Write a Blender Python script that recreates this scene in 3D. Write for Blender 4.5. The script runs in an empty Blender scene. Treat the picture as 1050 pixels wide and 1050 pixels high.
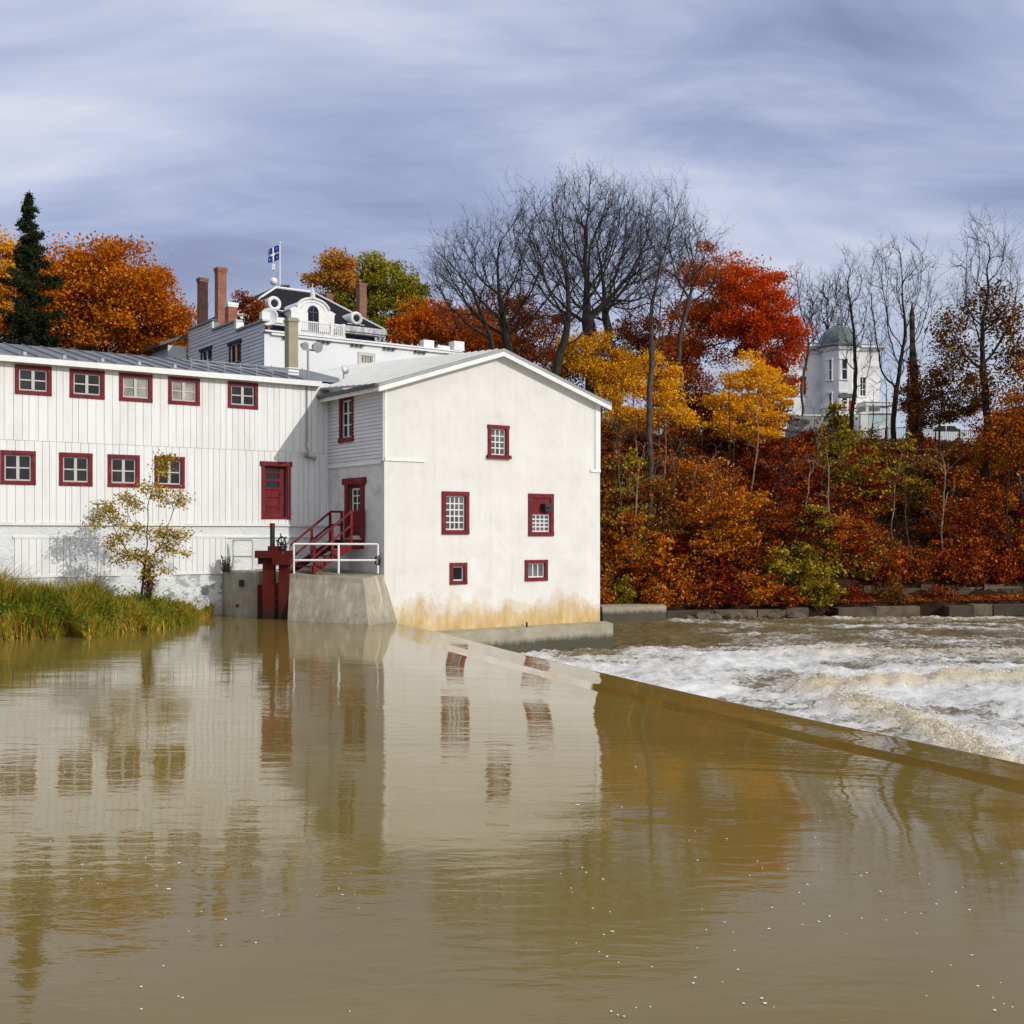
import bpy, math, random
import numpy as np
from mathutils import Vector, Matrix

random.seed(7)
rng = np.random.default_rng(11)
SC = bpy.context.scene
COL = SC.collection
F, CX, HY, H = 1180.0, 525.0, 546.0, 2.95        # focal length, principal column, horizon row, eye height
AX, AY = -4.44, 40.0                             # mill corner: origin of the frame all the buildings share
ANG = math.atan2(1180.0, 1655.0)
CA, SA = math.cos(ANG), math.sin(ANG)

# ------------------------------------------------------------------ frames
def W(x, y, z=0.0):                              # building frame -> world
    return (AX + CA*x - SA*y, AY + SA*x + CA*y, z)
def Lc(X, Y):                                    # world -> building frame
    return (CA*(X-AX) + SA*(Y-AY), -SA*(X-AX) + CA*(Y-AY))
def P(px, py, Y):                                # point seen at (px, py), Y metres away
    return np.array([(px-CX)/F*Y, Y, H + (HY-py)/F*Y])
def fy(px, py, y):                               # -> (x, z) on the wall plane y = const
    k = (px-CX)/F
    x = (k*(AY+CA*y) - AX + SA*y) / (CA - k*SA)
    return x, H + (HY-py)/F*(AY + SA*x + CA*y)
def fx(px, py, x):                               # -> (y, z) on the wall plane x = const
    k = (px-CX)/F
    y = (k*(AY+SA*x) - AX - CA*x) / (-SA - k*CA)
    return y, H + (HY-py)/F*(AY + SA*x + CA*y)

# ------------------------------------------------------------------ numpy noise
def _hash(ix, iy, seed):
    n = (ix*374761393 + iy*668265263 + seed*974634721) & 0xffffffff
    n = ((n ^ (n >> 13))*1274126177) & 0xffffffff
    return ((n ^ (n >> 16)) & 0xffff)/65535.0
def vnoise(x, y, seed=0):
    x = np.asarray(x, float); y = np.asarray(y, float)
    ix = np.floor(x).astype(np.int64); iy = np.floor(y).astype(np.int64)
    fx_ = x-ix; fy_ = y-iy
    u = fx_*fx_*fx_*(fx_*(fx_*6-15)+10); v = fy_*fy_*fy_*(fy_*(fy_*6-15)+10)
    a = _hash(ix, iy, seed); b = _hash(ix+1, iy, seed); c = _hash(ix, iy+1, seed); d = _hash(ix+1, iy+1, seed)
    return a*(1-u)*(1-v) + b*u*(1-v) + c*(1-u)*v + d*u*v
def fbm(x, y, octv=4, seed=0, gain=.5):
    s = 0; a = 1; t = 0
    for o in range(octv):
        s = s + a*vnoise(x*2**o, y*2**o, seed+o*17); t += a; a *= gain
    return s/t
def sstep(a, b, x):
    t = np.clip((x-a)/(b-a), 0, 1); return t*t*(3-2*t)

# ------------------------------------------------------------------ objects
def tag(o, label=None, cat=None, group=None, kind=None):
    if label: o['label'] = label
    if cat: o['category'] = cat
    if group: o['group'] = group
    if kind: o['kind'] = kind
    return o
def thing(name, label, cat, loc=(0, 0, 0), rz=0.0, group=None):
    o = bpy.data.objects.new(name, None); COL.objects.link(o)
    o.location = loc; o.rotation_euler = (0, 0, rz); o.empty_display_size = .3
    return tag(o, label, cat, group)
def link(name, me, parent=None, mat=None):
    o = bpy.data.objects.new(name, me); COL.objects.link(o)
    if parent is not None: o.parent = parent
    if mat is not None: me.materials.append(mat)
    return o
def dup(root, loc, rz=0, sc=None, label=None, group=None):
    r = root.copy(); COL.objects.link(r); r.location = loc; r.rotation_euler = (0, 0, rz)
    if sc is not None: r.scale = sc
    if label: r['label'] = label
    if group: r['group'] = group
    for ch in list(root.children):
        c = ch.copy(); COL.objects.link(c); c.parent = r
        for g in ch.children:
            d = g.copy(); COL.objects.link(d); d.parent = c
    return r
def mesh_np(name, V, Fq, smooth=False, attr=None):
    V = np.asarray(V, np.float32); Fq = np.asarray(Fq, np.int32)
    me = bpy.data.meshes.new(name); n = Fq.shape[1]
    me.vertices.add(len(V)); me.vertices.foreach_set('co', V.ravel())
    me.loops.add(Fq.size); me.loops.foreach_set('vertex_index', Fq.ravel())
    me.polygons.add(len(Fq)); me.polygons.foreach_set('loop_start', np.arange(0, Fq.size, n, dtype=np.int32))
    me.polygons.foreach_set('loop_total', np.full(len(Fq), n, np.int32))
    if smooth: me.polygons.foreach_set('use_smooth', np.ones(len(Fq), bool))
    for k, v in (attr or {}).items():
        a = me.attributes.new(k, 'FLOAT', 'POINT'); a.data.foreach_set('value', np.asarray(v, np.float32))
    me.update(calc_edges=True); return me

class MB:
    def __init__(s): s.v = []; s.f = []
    def add(s, vs, fs):
        n = len(s.v); s.v += [tuple(map(float, v)) for v in vs]; s.f += [tuple(i+n for i in f) for f in fs]; return s
    def box(s, x0, x1, y0, y1, z0, z1):
        x0, x1 = sorted((x0, x1)); y0, y1 = sorted((y0, y1)); z0, z1 = sorted((z0, z1))
        return s.add([(x0,y0,z0),(x1,y0,z0),(x1,y1,z0),(x0,y1,z0),(x0,y0,z1),(x1,y0,z1),(x1,y1,z1),(x0,y1,z1)],
              [(3,2,1,0),(4,5,6,7),(0,1,5,4),(1,2,6,5),(2,3,7,6),(3,0,4,7)])
    def tube(s, p, q, r, n=8, r2=None):
        p = Vector(p); q = Vector(q); d = (q-p).normalized()
        a = d.cross(Vector((0,0,1)) if abs(d.z) < .95 else Vector((1,0,0))).normalized(); b = d.cross(a)
        r2 = r if r2 is None else r2; vs = []
        for c, rr in ((p, r), (q, r2)):
            for i in range(n):
                t = 2*math.pi*i/n; vs.append(c + a*(rr*math.cos(t)) + b*(rr*math.sin(t)))
        fs = [(i, (i+1) % n, n+(i+1) % n, n+i) for i in range(n)]
        fs += [tuple(reversed(range(n))), tuple(range(n, 2*n))]
        return s.add(vs, fs)
    def path(s, pts, r, n=8):
        for a, b in zip(pts[:-1], pts[1:]): s.tube(a, b, r, n)
        return s
    def lathe(s, prof, c=(0,0,0), n=20):
        vs = []; fs = []
        for r, z in prof:
            for i in range(n):
                t = 2*math.pi*i/n; vs.append((c[0]+r*math.cos(t), c[1]+r*math.sin(t), c[2]+z))
        for k in range(len(prof)-1):
            for i in range(n): fs.append((k*n+i, k*n+(i+1) % n, (k+1)*n+(i+1) % n, (k+1)*n+i))
        fs += [tuple(reversed(range(n))), tuple(range((len(prof)-1)*n, len(prof)*n))]
        return s.add(vs, fs)
    def prism(s, poly, off):                    # polygon of 3-D points swept by a vector
        n = len(poly); off = Vector(off); b = [tuple(Vector(p)+off) for p in poly]
        return s.add(list(poly)+b, [tuple(range(n)), tuple(reversed(range(n, 2*n)))] + [(i, i+n, (i+1) % n+n, (i+1) % n) for i in range(n)])
    def slab(s, a, b, c, d, t):                  # quad thickened downwards by t
        up = [a, b, c, d]; lo = [(p[0], p[1], p[2]-t) for p in up]
        return s.add(up+lo, [(0,1,2,3),(7,6,5,4),(0,4,5,1),(1,5,6,2),(2,6,7,3),(3,7,4,0)])
    def torus(s, c, ax, R, r, n=28, m=8):
        c = Vector(c); ax = Vector(ax).normalized(); a = ax.orthogonal().normalized(); b = ax.cross(a); vs = []; fs = []
        for i in range(n):
            t = 2*math.pi*i/n; d = a*math.cos(t)+b*math.sin(t)
            for j in range(m):
                u = 2*math.pi*j/m; vs.append(c + d*(R+r*math.cos(u)) + ax*(r*math.sin(u)))
        for i in range(n):
            for j in range(m): fs.append((i*m+j, ((i+1) % n)*m+j, ((i+1) % n)*m+(j+1) % m, i*m+(j+1) % m))
        return s.add(vs, fs)
    def build(s, name, mat=None, parent=None, smooth=False, fix=True):
        me = bpy.data.meshes.new(name); me.from_pydata(s.v, [], s.f)
        if fix:
            import bmesh
            bm = bmesh.new(); bm.from_mesh(me); bmesh.ops.recalc_face_normals(bm, faces=bm.faces[:]); bm.to_mesh(me); bm.free()
        if smooth:
            for p in me.polygons: p.use_smooth = True
        return link(name, me, parent, mat)

# ------------------------------------------------------------------ materials
def newmat(name):
    m = bpy.data.materials.new(name); m.use_nodes = True
    nt = m.node_tree; nt.nodes.clear()
    out = nt.nodes.new('ShaderNodeOutputMaterial'); return m, nt, out
def node(nt, typ, **kw):
    n = nt.nodes.new('ShaderNode'+typ)
    for k, v in kw.items():
        if k.startswith('i_'):
            key = k[2:]; n.inputs[int(key) if key.isdigit() else key.replace('_', ' ')].default_value = v
        else: setattr(n, k, v)
    return n
def rgb(c): return (c[0], c[1], c[2], 1.0)
def math_(nt, op, a, b=None, clamp=False):
    n = nt.nodes.new('ShaderNodeMath'); n.operation = op; n.use_clamp = clamp
    for i, x in enumerate((a, b)):
        if x is None: continue
        if isinstance(x, (int, float)): n.inputs[i].default_value = x
        else: nt.links.new(x, n.inputs[i])
    return n.outputs[0]
def mixc(nt, fac, a, b, mode='MIX'):
    n = nt.nodes.new('ShaderNodeMix'); n.data_type = 'RGBA'; n.blend_type = mode
    for sock, x in ((n.inputs[0], fac), (n.inputs[6], a), (n.inputs[7], b)):
        if isinstance(x, (int, float)): sock.default_value = x
        elif isinstance(x, tuple): sock.default_value = rgb(x)
        else: nt.links.new(x, sock)
    return n.outputs[2]
def ramp(nt, fac, stops, interp='LINEAR'):
    n = nt.nodes.new('ShaderNodeValToRGB'); cr = n.color_ramp; cr.interpolation = interp
    while len(cr.elements) < len(stops): cr.elements.new(.5)
    for e, (p, c) in zip(cr.elements, stops):
        e.position = p; e.color = rgb(c) if isinstance(c, tuple) else (c, c, c, 1)
    if fac is not None: nt.links.new(fac, n.inputs[0])
    return n.outputs[0]
def noise(nt, scale, detail=4, rough=.55, vec=None, dist=0.0, sc=None, coord='Object'):
    if vec is None:
        tc = nt.nodes.new('ShaderNodeTexCoord'); vec = tc.outputs[coord]
    if sc is not None:
        mp = nt.nodes.new('ShaderNodeMapping'); mp.inputs['Scale'].default_value = sc
        nt.links.new(vec, mp.inputs[0]); vec = mp.outputs[0]
    n = node(nt, 'TexNoise', i_Scale=scale, i_Detail=detail, i_Roughness=rough, i_Distortion=dist)
    nt.links.new(vec, n.inputs['Vector']); return n.outputs[0]
def bump(nt, h, strength, dist=.02):
    b = node(nt, 'Bump', i_Strength=strength, i_Distance=dist); nt.links.new(h, b.inputs['Height']); return b.outputs[0]
def objz(nt):
    tc = nt.nodes.new('ShaderNodeTexCoord'); s = nt.nodes.new('ShaderNodeSeparateXYZ'); nt.links.new(tc.outputs['Object'], s.inputs[0]); return s.outputs
def finish(nt, out, col, rough=.7, normal=None, metallic=0, spec=.4, ior=None):
    b = nt.nodes.new('ShaderNodeBsdfPrincipled')
    if isinstance(col, tuple): b.inputs['Base Color'].default_value = rgb(col)
    else: nt.links.new(col, b.inputs['Base Color'])
    if isinstance(rough, (int, float)): b.inputs['Roughness'].default_value = rough
    else: nt.links.new(rough, b.inputs['Roughness'])
    b.inputs['Metallic'].default_value = metallic; b.inputs['Specular IOR Level'].default_value = spec
    if ior: b.inputs['IOR'].default_value = ior
    if normal is not None: nt.links.new(normal, b.inputs['Normal'])
    nt.links.new(b.outputs[0], out.inputs[0]); return b
def plain(name, base, rough=.7, var=.15, scale=2.0, bs=0.0, bscale=30, island=0.0, metallic=0, spec=.4, dirt=None, dirt_amt=.5, dscale=1.2, sc=None):
    m, nt, out = newmat(name)
    lo = tuple(c*(1-var) for c in base); hi = tuple(min(1, c*(1+var)) for c in base)
    col = ramp(nt, noise(nt, scale, 5, .6, sc=sc), [(.3, lo), (.7, hi)])
    if island:
        g = nt.nodes.new('ShaderNodeNewGeometry')
        k = ramp(nt, g.outputs['Random Per Island'], [(0, 1-island), (1, 1.0)])
        col = mixc(nt, 1.0, col, k, 'MULTIPLY')
    if dirt:
        d = ramp(nt, noise(nt, dscale, 6, .65, sc=sc), [(.5, 0.0), (.72, dirt_amt)])
        col = mixc(nt, d, col, dirt)
    nrm = bump(nt, noise(nt, bscale, 5, .6), bs) if bs else None
    finish(nt, out, col, rough, nrm, metallic, spec); return m

def mat_stucco():
    m, nt, out = newmat('white_stucco'); s = objz(nt)
    col = ramp(nt, noise(nt, .9, 6, .6), [(.3, (.68, .665, .61)), (.7, (.76, .75, .70))])
    n2 = noise(nt, 1.7, 6, .7)
    col = mixc(nt, ramp(nt, n2, [(.54, 0.0), (.72, .42)]), col, (.55, .50, .44))
    pk = math_(nt, 'MULTIPLY', ramp(nt, noise(nt, .55, 5, .6), [(.45, 0.0), (.7, .5)]), ramp(nt, s[2], [(.0, 1.0), (.6, 0.0)]))
    col = mixc(nt, ramp(nt, noise(nt, 1.6, 6, .65, sc=(2.6, 1, .16)), [(.52, 0.0), (.75, .30)]), col, (.50, .46, .40))
    col = mixc(nt, ramp(nt, noise(nt, 7, 8, .75), [(.62, 0.0), (.72, .35)]), col, (.48, .45, .41))
    # faint pink-grey blotches low down
    mr = node(nt, 'MapRange', i_1=0.2, i_2=4.5, i_3=1.0, i_4=0.0); nt.links.new(s[2], mr.inputs[0])
    col = mixc(nt, math_(nt, 'MULTIPLY', mr.outputs[0], ramp(nt, noise(nt, .8, 5, .65), [(.45, 0.0), (.68, .5)])), col, (.60, .50, .44))
    # ochre water stain at the foot, ragged upper edge
    nz = noise(nt, 1.1, 6, .65, sc=(1, 1, .5)); fine = noise(nt, 6, 6, .7, sc=(1, 1, .35))
    edge = math_(nt, 'ADD', math_(nt, 'MULTIPLY', nz, 2.6), math_(nt, 'MULTIPLY', fine, .7))
    e2 = math_(nt, 'SUBTRACT', math_(nt, 'SUBTRACT', edge, 1.14), s[2])
    st = ramp(nt, e2, [(0.0, 0.0), (.10, .30), (.40, .50), (.46, .75), (1.0, .97)])
    och = ramp(nt, noise(nt, 3, 6, .7, sc=(1, 1, .4)), [(.3, (.40, .24, .075)), (.55, (.57, .40, .17)), (.75, (.68, .56, .33))])
    col = mixc(nt, st, col, och)
    nrm = bump(nt, noise(nt, 3.5, 5, .6), .22, .03)
    finish(nt, out, col, .85, nrm, 0, .25); return m
def mat_white_boards():
    m, nt, out = newmat('white_board_siding'); g = nt.nodes.new('ShaderNodeNewGeometry')
    base = ramp(nt, g.outputs['Random Per Island'], [(0, (.74, .755, .73)), (.5, (.775, .785, .765)), (1, (.81, .82, .80))])
    d = ramp(nt, noise(nt, 1.2, 6, .65, sc=(1.6, 1, .35)), [(.48, 0.0), (.75, .5)])
    col = mixc(nt, d, base, (.60, .57, .49))
    d2 = ramp(nt, noise(nt, .45, 4, .6), [(.5, 0.0), (.7, .25)])
    col = mixc(nt, d2, col, (.66, .60, .48))
    finish(nt, out, col, .6, bump(nt, noise(nt, 8, 6, .6, sc=(4, 4, .3)), .25, .01), 0, .35); return m
def mat_stone_white():
    m, nt, out = newmat('peeling_white_stone'); s = objz(nt)
    tc = nt.nodes.new('ShaderNodeTexCoord')
    vo = node(nt, 'TexVoronoi', i_Scale=2.2, feature='DISTANCE_TO_EDGE'); mp = nt.nodes.new('ShaderNodeMapping'); mp.inputs['Scale'].default_value = (1, 1, 2.2)
    nw = noise(nt, 1.5, 3); 
    nt.links.new(tc.outputs['Object'], mp.inputs[0]); nt.links.new(mp.outputs[0], vo.inputs['Vector'])
    col = ramp(nt, noise(nt, 1.6, 6, .6), [(.3, (.62, .64, .63)), (.7, (.76, .775, .76))])
    peel = ramp(nt, noise(nt, 2.4, 8, .72, sc=(1, 1, 1.5)), [(.545, 0.0), (.575, .85)])
    mr = node(nt, 'MapRange', i_1=0.2, i_2=2.6, i_3=1.0, i_4=0.0); nt.links.new(s[2], mr.inputs[0])
    col = mixc(nt, math_(nt, 'MULTIPLY', peel, mr.outputs[0]), col, (.10, .095, .09))
    jn = ramp(nt, vo.outputs['Distance'], [(.0, 1.0), (.035, 0.0)])
    jn = math_(nt, 'MULTIPLY', jn, math_(nt, 'MULTIPLY', mr.outputs[0], .18))
    col = mixc(nt, jn, col, (.3, .29, .27))
    mr2 = node(nt, 'MapRange', i_1=-.1, i_2=.7, i_3=.8, i_4=0.0); nt.links.new(s[2], mr2.inputs[0])
    col = mixc(nt, mr2.outputs[0], col, (.30, .23, .13))
    hh = math_(nt, 'ADD', math_(nt, 'MULTIPLY', noise(nt, 5, 8, .7), 1.0), math_(nt, 'MULTIPLY', ramp(nt, vo.outputs['Distance'], [(0, 0.0), (.1, 1.0)]), .5))
    finish(nt, out, col, .85, bump(nt, hh, .42, .04), 0, .2); return m
def mat_concrete(name, base=(.40, .37, .30), streak=True):
    m, nt, out = newmat(name); s = objz(nt)
    col = ramp(nt, noise(nt, 1.5, 7, .65), [(.3, tuple(c*.72 for c in base)), (.7, tuple(c*1.12 for c in base))])
    if streak:
        st = ramp(nt, noise(nt, 2.6, 5, .6, sc=(1.6, 1.6, .14)), [(.52, 0.0), (.70, .6)])
        col = mixc(nt, st, col, tuple(min(1, c*1.6) for c in base))
        sd = ramp(nt, noise(nt, 2.0, 5, .6, sc=(2.2, 2.2, .2)), [(.25, .6), (.45, 0.0)])
        col = mixc(nt, sd, col, tuple(c*.45 for c in base))
    mr = node(nt, 'MapRange', i_1=-1.2, i_2=.28, i_3=1.0, i_4=0.0); nt.links.new(s[2], mr.inputs[0])
    col = mixc(nt, math_(nt, 'MULTIPLY', mr.outputs[0], .8), col, (.11, .095, .055))
    finish(nt, out, col, .85, bump(nt, noise(nt, 12, 8, .7), .6, .03), 0, .25); return m
def mat_plinth():
    m, nt, out = newmat('wet_plinth_concrete'); s = objz(nt)
    col = ramp(nt, noise(nt, 1.5, 7, .65), [(.3, (.25, .225, .155)), (.7, (.40, .365, .27))])
    w = math_(nt, 'ADD', s[2], math_(nt, 'MULTIPLY', noise(nt, 4, 6, .7, sc=(1, 1, .2)), .35))
    mr = node(nt, 'MapRange', i_1=-1.02, i_2=-.80, i_3=1.0, i_4=0.0); nt.links.new(w, mr.inputs[0])
    col = mixc(nt, math_(nt, 'MULTIPLY', mr.outputs[0], .92), col, (.045, .042, .022))
    finish(nt, out, col, .6, bump(nt, noise(nt, 9, 8, .7), .7, .04), 0, .4); return m
def mat_brick(name, c1, c2, mortar):
    m, nt, out = newmat(name); tc = nt.nodes.new('ShaderNodeTexCoord')
    sx = nt.nodes.new('ShaderNodeSeparateXYZ'); nt.links.new(tc.outputs['Object'], sx.inputs[0])
    cb = nt.nodes.new('ShaderNodeCombineXYZ'); nt.links.new(math_(nt, 'ADD', sx.outputs[0], sx.outputs[1]), cb.inputs[0]); nt.links.new(sx.outputs[2], cb.inputs[1])
    b = node(nt, 'TexBrick', i_Scale=1.0); b.inputs['Color1'].default_value = rgb(c1); b.inputs['Color2'].default_value = rgb(c2); b.inputs['Mortar'].default_value = rgb(mortar)
    b.inputs['Brick Width'].default_value = .22; b.inputs['Row Height'].default_value = .075; b.inputs['Mortar Size'].default_value = .009
    nt.links.new(cb.outputs[0], b.inputs['Vector'])
    col = mixc(nt, ramp(nt, noise(nt, 1.4, 6, .6), [(.45, 0.0), (.75, .6)]), b.outputs['Color'], tuple(c*.45 for c in c1))
    finish(nt, out, col, .85, bump(nt, b.outputs['Fac'], -.4, .01), 0, .2); return m
def mat_leaf(name, stops, nscale=.3, rw=.5, trans=.26, orand=.25, gain=1.32):
    """autumn leaf: each leaf its own tint, tints drifting through the crown"""
    m, nt, out = newmat(name); g = nt.nodes.new('ShaderNodeNewGeometry'); oi = nt.nodes.new('ShaderNodeObjectInfo')
    nz = ramp(nt, noise(nt, nscale, 3, .5), [(.3, 0.0), (.7, 1.0)])
    f = math_(nt, 'ADD', math_(nt, 'MULTIPLY', g.outputs['Random Per Island'], rw), math_(nt, 'MULTIPLY', nz, 1-rw-orand))
    f = math_(nt, 'ADD', f, math_(nt, 'MULTIPLY', oi.outputs['Random'], orand))
    col = ramp(nt, f, [(p, tuple(min(.95, c*gain) for c in k)) for p, k in stops])
    d = nt.nodes.new('ShaderNodeBsdfDiffuse'); t = nt.nodes.new('ShaderNodeBsdfTranslucent'); mx = node(nt, 'MixShader', i_0=trans)
    nt.links.new(col, d.inputs[0]); nt.links.new(col, t.inputs[0]); nt.links.new(d.outputs[0], mx.inputs[1]); nt.links.new(t.outputs[0], mx.inputs[2])
    nt.links.new(mx.outputs[0], out.inputs[0]); return m
def mat_bark(name, a, b):
    m, nt, out = newmat(name)
    col = ramp(nt, noise(nt, 6, 6, .65, sc=(1, 1, .3)), [(.3, a), (.7, b)])
    finish(nt, out, col, .9, bump(nt, noise(nt, 14, 6, .7, sc=(1, 1, .2)), .6, .03), 0, .15); return m

M = {}
M['stucco'] = mat_stucco(); M['boards'] = mat_white_boards(); M['stone'] = mat_stone_white()
M['clap'] = plain('grey_white_clapboard', (.66, .67, .68), .6, .08, 1.0, island=.10)
M['clap2'] = plain('pale_grey_clapboard', (.64, .65, .65), .6, .08, 1.0, island=.10)
M['white'] = plain('white_trim_paint', (.78, .78, .75), .5, .05, 2, dirt=(.5, .47, .40), dirt_amt=.35)
M['wwall'] = plain('white_plaster', (.76, .77, .77), .75, .05, .6, .2, 20, dirt=(.55, .55, .54), dirt_amt=.4, dscale=.6)
M['plaster'] = plain('grey_white_plaster', (.62, .62, .61), .85, .10, 1.2, .5, 8, dirt=(.40, .385, .36), dirt_amt=.7, dscale=1.3)
M['red'] = plain('dark_red_paint', (.150, .010, .016), .6, .22, 3, .25, 12, spec=.2, dirt=(.26, .06, .055), dirt_amt=.5, dscale=4)
M['redworn'] = plain('worn_red_gate_paint', (.100, .012, .008), .7, .35, 2.5, .4, 9, spec=.15, dirt=(.05, .022, .016), dirt_amt=.9, dscale=2.2, sc=(1, 1, .4))
def wet_foot(m, z0, z1, c):
    nt = m.node_tree; b = next(n for n in nt.nodes if n.type == 'BSDF_PRINCIPLED'); lk = b.inputs['Base Color'].links[0].from_socket
    w = math_(nt, 'SUBTRACT', objz(nt)[2], math_(nt, 'MULTIPLY', noise(nt, 3, 5, .7, sc=(2, 2, .4)), .9))
    mr = node(nt, 'MapRange', i_1=z0, i_2=z1, i_3=.9, i_4=0.0); nt.links.new(w, mr.inputs[0]); nt.links.new(mixc(nt, mr.outputs[0], lk, c), b.inputs['Base Color'])
wet_foot(M['redworn'], -.35, .25, (.022, .014, .010))
M['sash'] = plain('grey_white_sash', (.52, .50, .46), .6, .1, 3)
M['sashw'] = plain('white_sash', (.74, .73, .70), .55, .06, 3)
M['concrete'] = mat_concrete('streaked_concrete', (.37, .33, .245)); M['concrete2'] = mat_concrete('pier_concrete', (.36, .335, .265))
M['plinth'] = mat_plinth()
M['metalroof'] = plain('grey_metal_roof', (.27, .28, .28), .45, .12, 1.5, .15, 4, metallic=.25, dirt=(.27, .28, .285), dirt_amt=.6)
M['darkroof'] = plain('dark_metal_roof', (.17, .18, .195), .5, .2, 1.2, .2, 4, metallic=.2, dirt=(.08, .085, .09), dirt_amt=.7, dscale=.9)
M['gutter'] = plain('dark_gutter', (.06, .062, .066), .5, .2, 3)
M['steel'] = plain('grey_steel', (.33, .34, .35), .5, .15, 4, metallic=.4)
M['iron'] = plain('black_iron', (.022, .022, .024), .5, .2, 6)
M['slate'] = plain('black_slate', (.013, .013, .018), .8, .4, 2.5, .5, 14, spec=.1)
M['brick'] = mat_brick('red_brick', (.30, .085, .045), (.38, .13, .07), (.30, .24, .19))
M['brickb'] = mat_brick('brown_brick', (.23, .095, .05), (.30, .14, .085), (.25, .21, .17))
M['beige'] = plain('beige_chimney_render', (.335, .31, .20), .8, .1, 2, .3, 14, dirt=(.22, .2, .13), dirt_amt=.5)
M['pipe'] = plain('white_rail_paint', (.80, .80, .78), .45, .05, 3)
M['hood'] = plain('dark_red_brown', (.05, .017, .017), .6, .2, 3)
M['navy'] = plain('navy_boards', (.035, .055, .10), .6, .2, 3)
M['flagblue'] = plain('flag_blue', (.012, .04, .36), .8, .1, 3)
M['flagwhite'] = plain('flag_white', (.8, .8, .8), .8, .05, 3)
M['copper'] = plain('grey_green_copper', (.13, .155, .155), .55, .2, 1.2, dirt=(.12, .14, .14), dirt_amt=.5)
M['villa'] = plain('villa_white', (.78, .78, .765), .7, .10, .8, dirt=(.42, .42, .40), dirt_amt=.7, dscale=.7)
M['grey'] = plain('grey_concrete_wall', (.30, .31, .32), .85, .12, .8, .3, 6)
M['teal'] = plain('pale_turquoise_panel', (.50, .62, .62), .6, .08, 1)
M['stonegrey'] = plain('old_stone_blocks', (.135, .10, .06), .9, .35, 1.1, .9, 5, island=.6, dirt=(.030, .03, .022), dirt_amt=.95, dscale=1.4)
M['bannerred'] = plain('red_banner', (.45, .03, .015), .7, .1, 3)
M['carwhite'] = plain('white_car_paint', (.72, .74, .76), .25, .03, 2, spec=.6)
M['tyre'] = plain('tyre_rubber', (.02, .02, .021), .8, .1, 5)
def mat_glass(name, c, rough=.06):
    m, nt, out = newmat(name); oi = nt.nodes.new('ShaderNodeObjectInfo'); k = ramp(nt, oi.outputs['Random'], [(0, .45), (1, 1.0)]); col = mixc(nt, 1.0, ramp(nt, noise(nt, 1.3, 4, .6), [(.35, tuple(x*.6 for x in c)), (.65, tuple(x*2.0 for x in c))]), k, 'MULTIPLY')
    finish(nt, out, col, rough, bump(nt, noise(nt, 2.5, 2), .06, .02), 0, .28, 1.5); return m
M['glass'] = mat_glass('dark_window_glass', (.020, .022, .025)); M['glassp'] = mat_glass('curtained_window_glass', (.30, .29, .26), .12)
M['glassm'] = mat_glass('barred_window_glass', (.13, .135, .135), .1)
M['bark'] = mat_bark('grey_brown_bark', (.022, .018, .014), (.13, .105, .082))
M['barkd'] = mat_bark('dark_bark', (.012, .010, .008), (.062, .049, .039))
M['twig'] = mat_bark('purplish_twig', (.022, .017, .015), (.055, .043, .038))
M['barkp'] = mat_bark('pale_bark', (.20, .14, .09), (.38, .28, .19))
L = {}
L['orange'] = mat_leaf('orange_maple_leaf', [(0, (.15, .042, .004)), (.3, (.40, .105, .005)), (.55, (.58, .185, .010)), (.78, (.62, .29, .018)), (1, (.60, .40, .035))], nscale=.45, rw=.55, gain=1.14)
L['gold'] = mat_leaf('gold_leaf', [(0, (.15, .075, .008)), (.35, (.46, .22, .012)), (.7, (.70, .36, .016)), (1, (.76, .50, .05))], rw=.6)
L['yellow'] = mat_leaf('yellow_maple_leaf', [(0, (.20, .085, .006)), (.3, (.58, .25, .009)), (.6, (.74, .40, .012)), (1, (.76, .54, .05))], rw=.6)
L['rustorange'] = mat_leaf('rust_orange_leaf', [(0, (.12, .030, .005)), (.35, (.34, .075, .007)), (.7, (.52, .130, .010)), (1, (.62, .24, .02))])
L['scarlet'] = mat_leaf('scarlet_leaf', [(0, (.17, .018, .004)), (.35, (.42, .050, .006)), (.65, (.58, .105, .008)), (1, (.66, .22, .016))])
L['brownorange'] = mat_leaf('brown_orange_leaf', [(0, (.075, .022, .008)), (.4, (.19, .050, .010)), (.75, (.33, .090, .012)), (1, (.45, .15, .018))])
L['green'] = mat_leaf('olive_green_leaf', [(0, (.060, .064, .009)), (.35, (.14, .140, .013)), (.65, (.28, .24, .018)), (1, (.50, .32, .024))], nscale=.22)
L['pinkorange'] = mat_leaf('pink_orange_leaf', [(0, (.16, .13, .012)), (.35, (.38, .20, .020)), (.7, (.50, .18, .04)), (1, (.58, .24, .10))], nscale=.22)
L['rust'] = mat_leaf('rust_leaf', [(0, (.045, .012, .006)), (.3, (.14, .028, .008)), (.6, (.30, .060, .010)), (.85, (.50, .13, .014)), (1, (.74, .34, .03))], gain=1.02, rw=.85, trans=.18, orand=.2)
L['maroon'] = mat_leaf('maroon_leaf', [(0, (.026, .007, .005)), (.35, (.085, .014, .007)), (.65, (.20, .026, .008)), (.88, (.42, .055, .010)), (1, (.66, .24, .02))], gain=1.25, rw=.85, trans=.18, orand=.2)
L['brown'] = mat_leaf('dry_brown_leaf', [(0, (.034, .018, .009)), (.35, (.10, .042, .013)), (.7, (.20, .080, .017)), (1, (.50, .24, .03))], gain=1.15, rw=.8, trans=.18, orand=.2)
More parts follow.
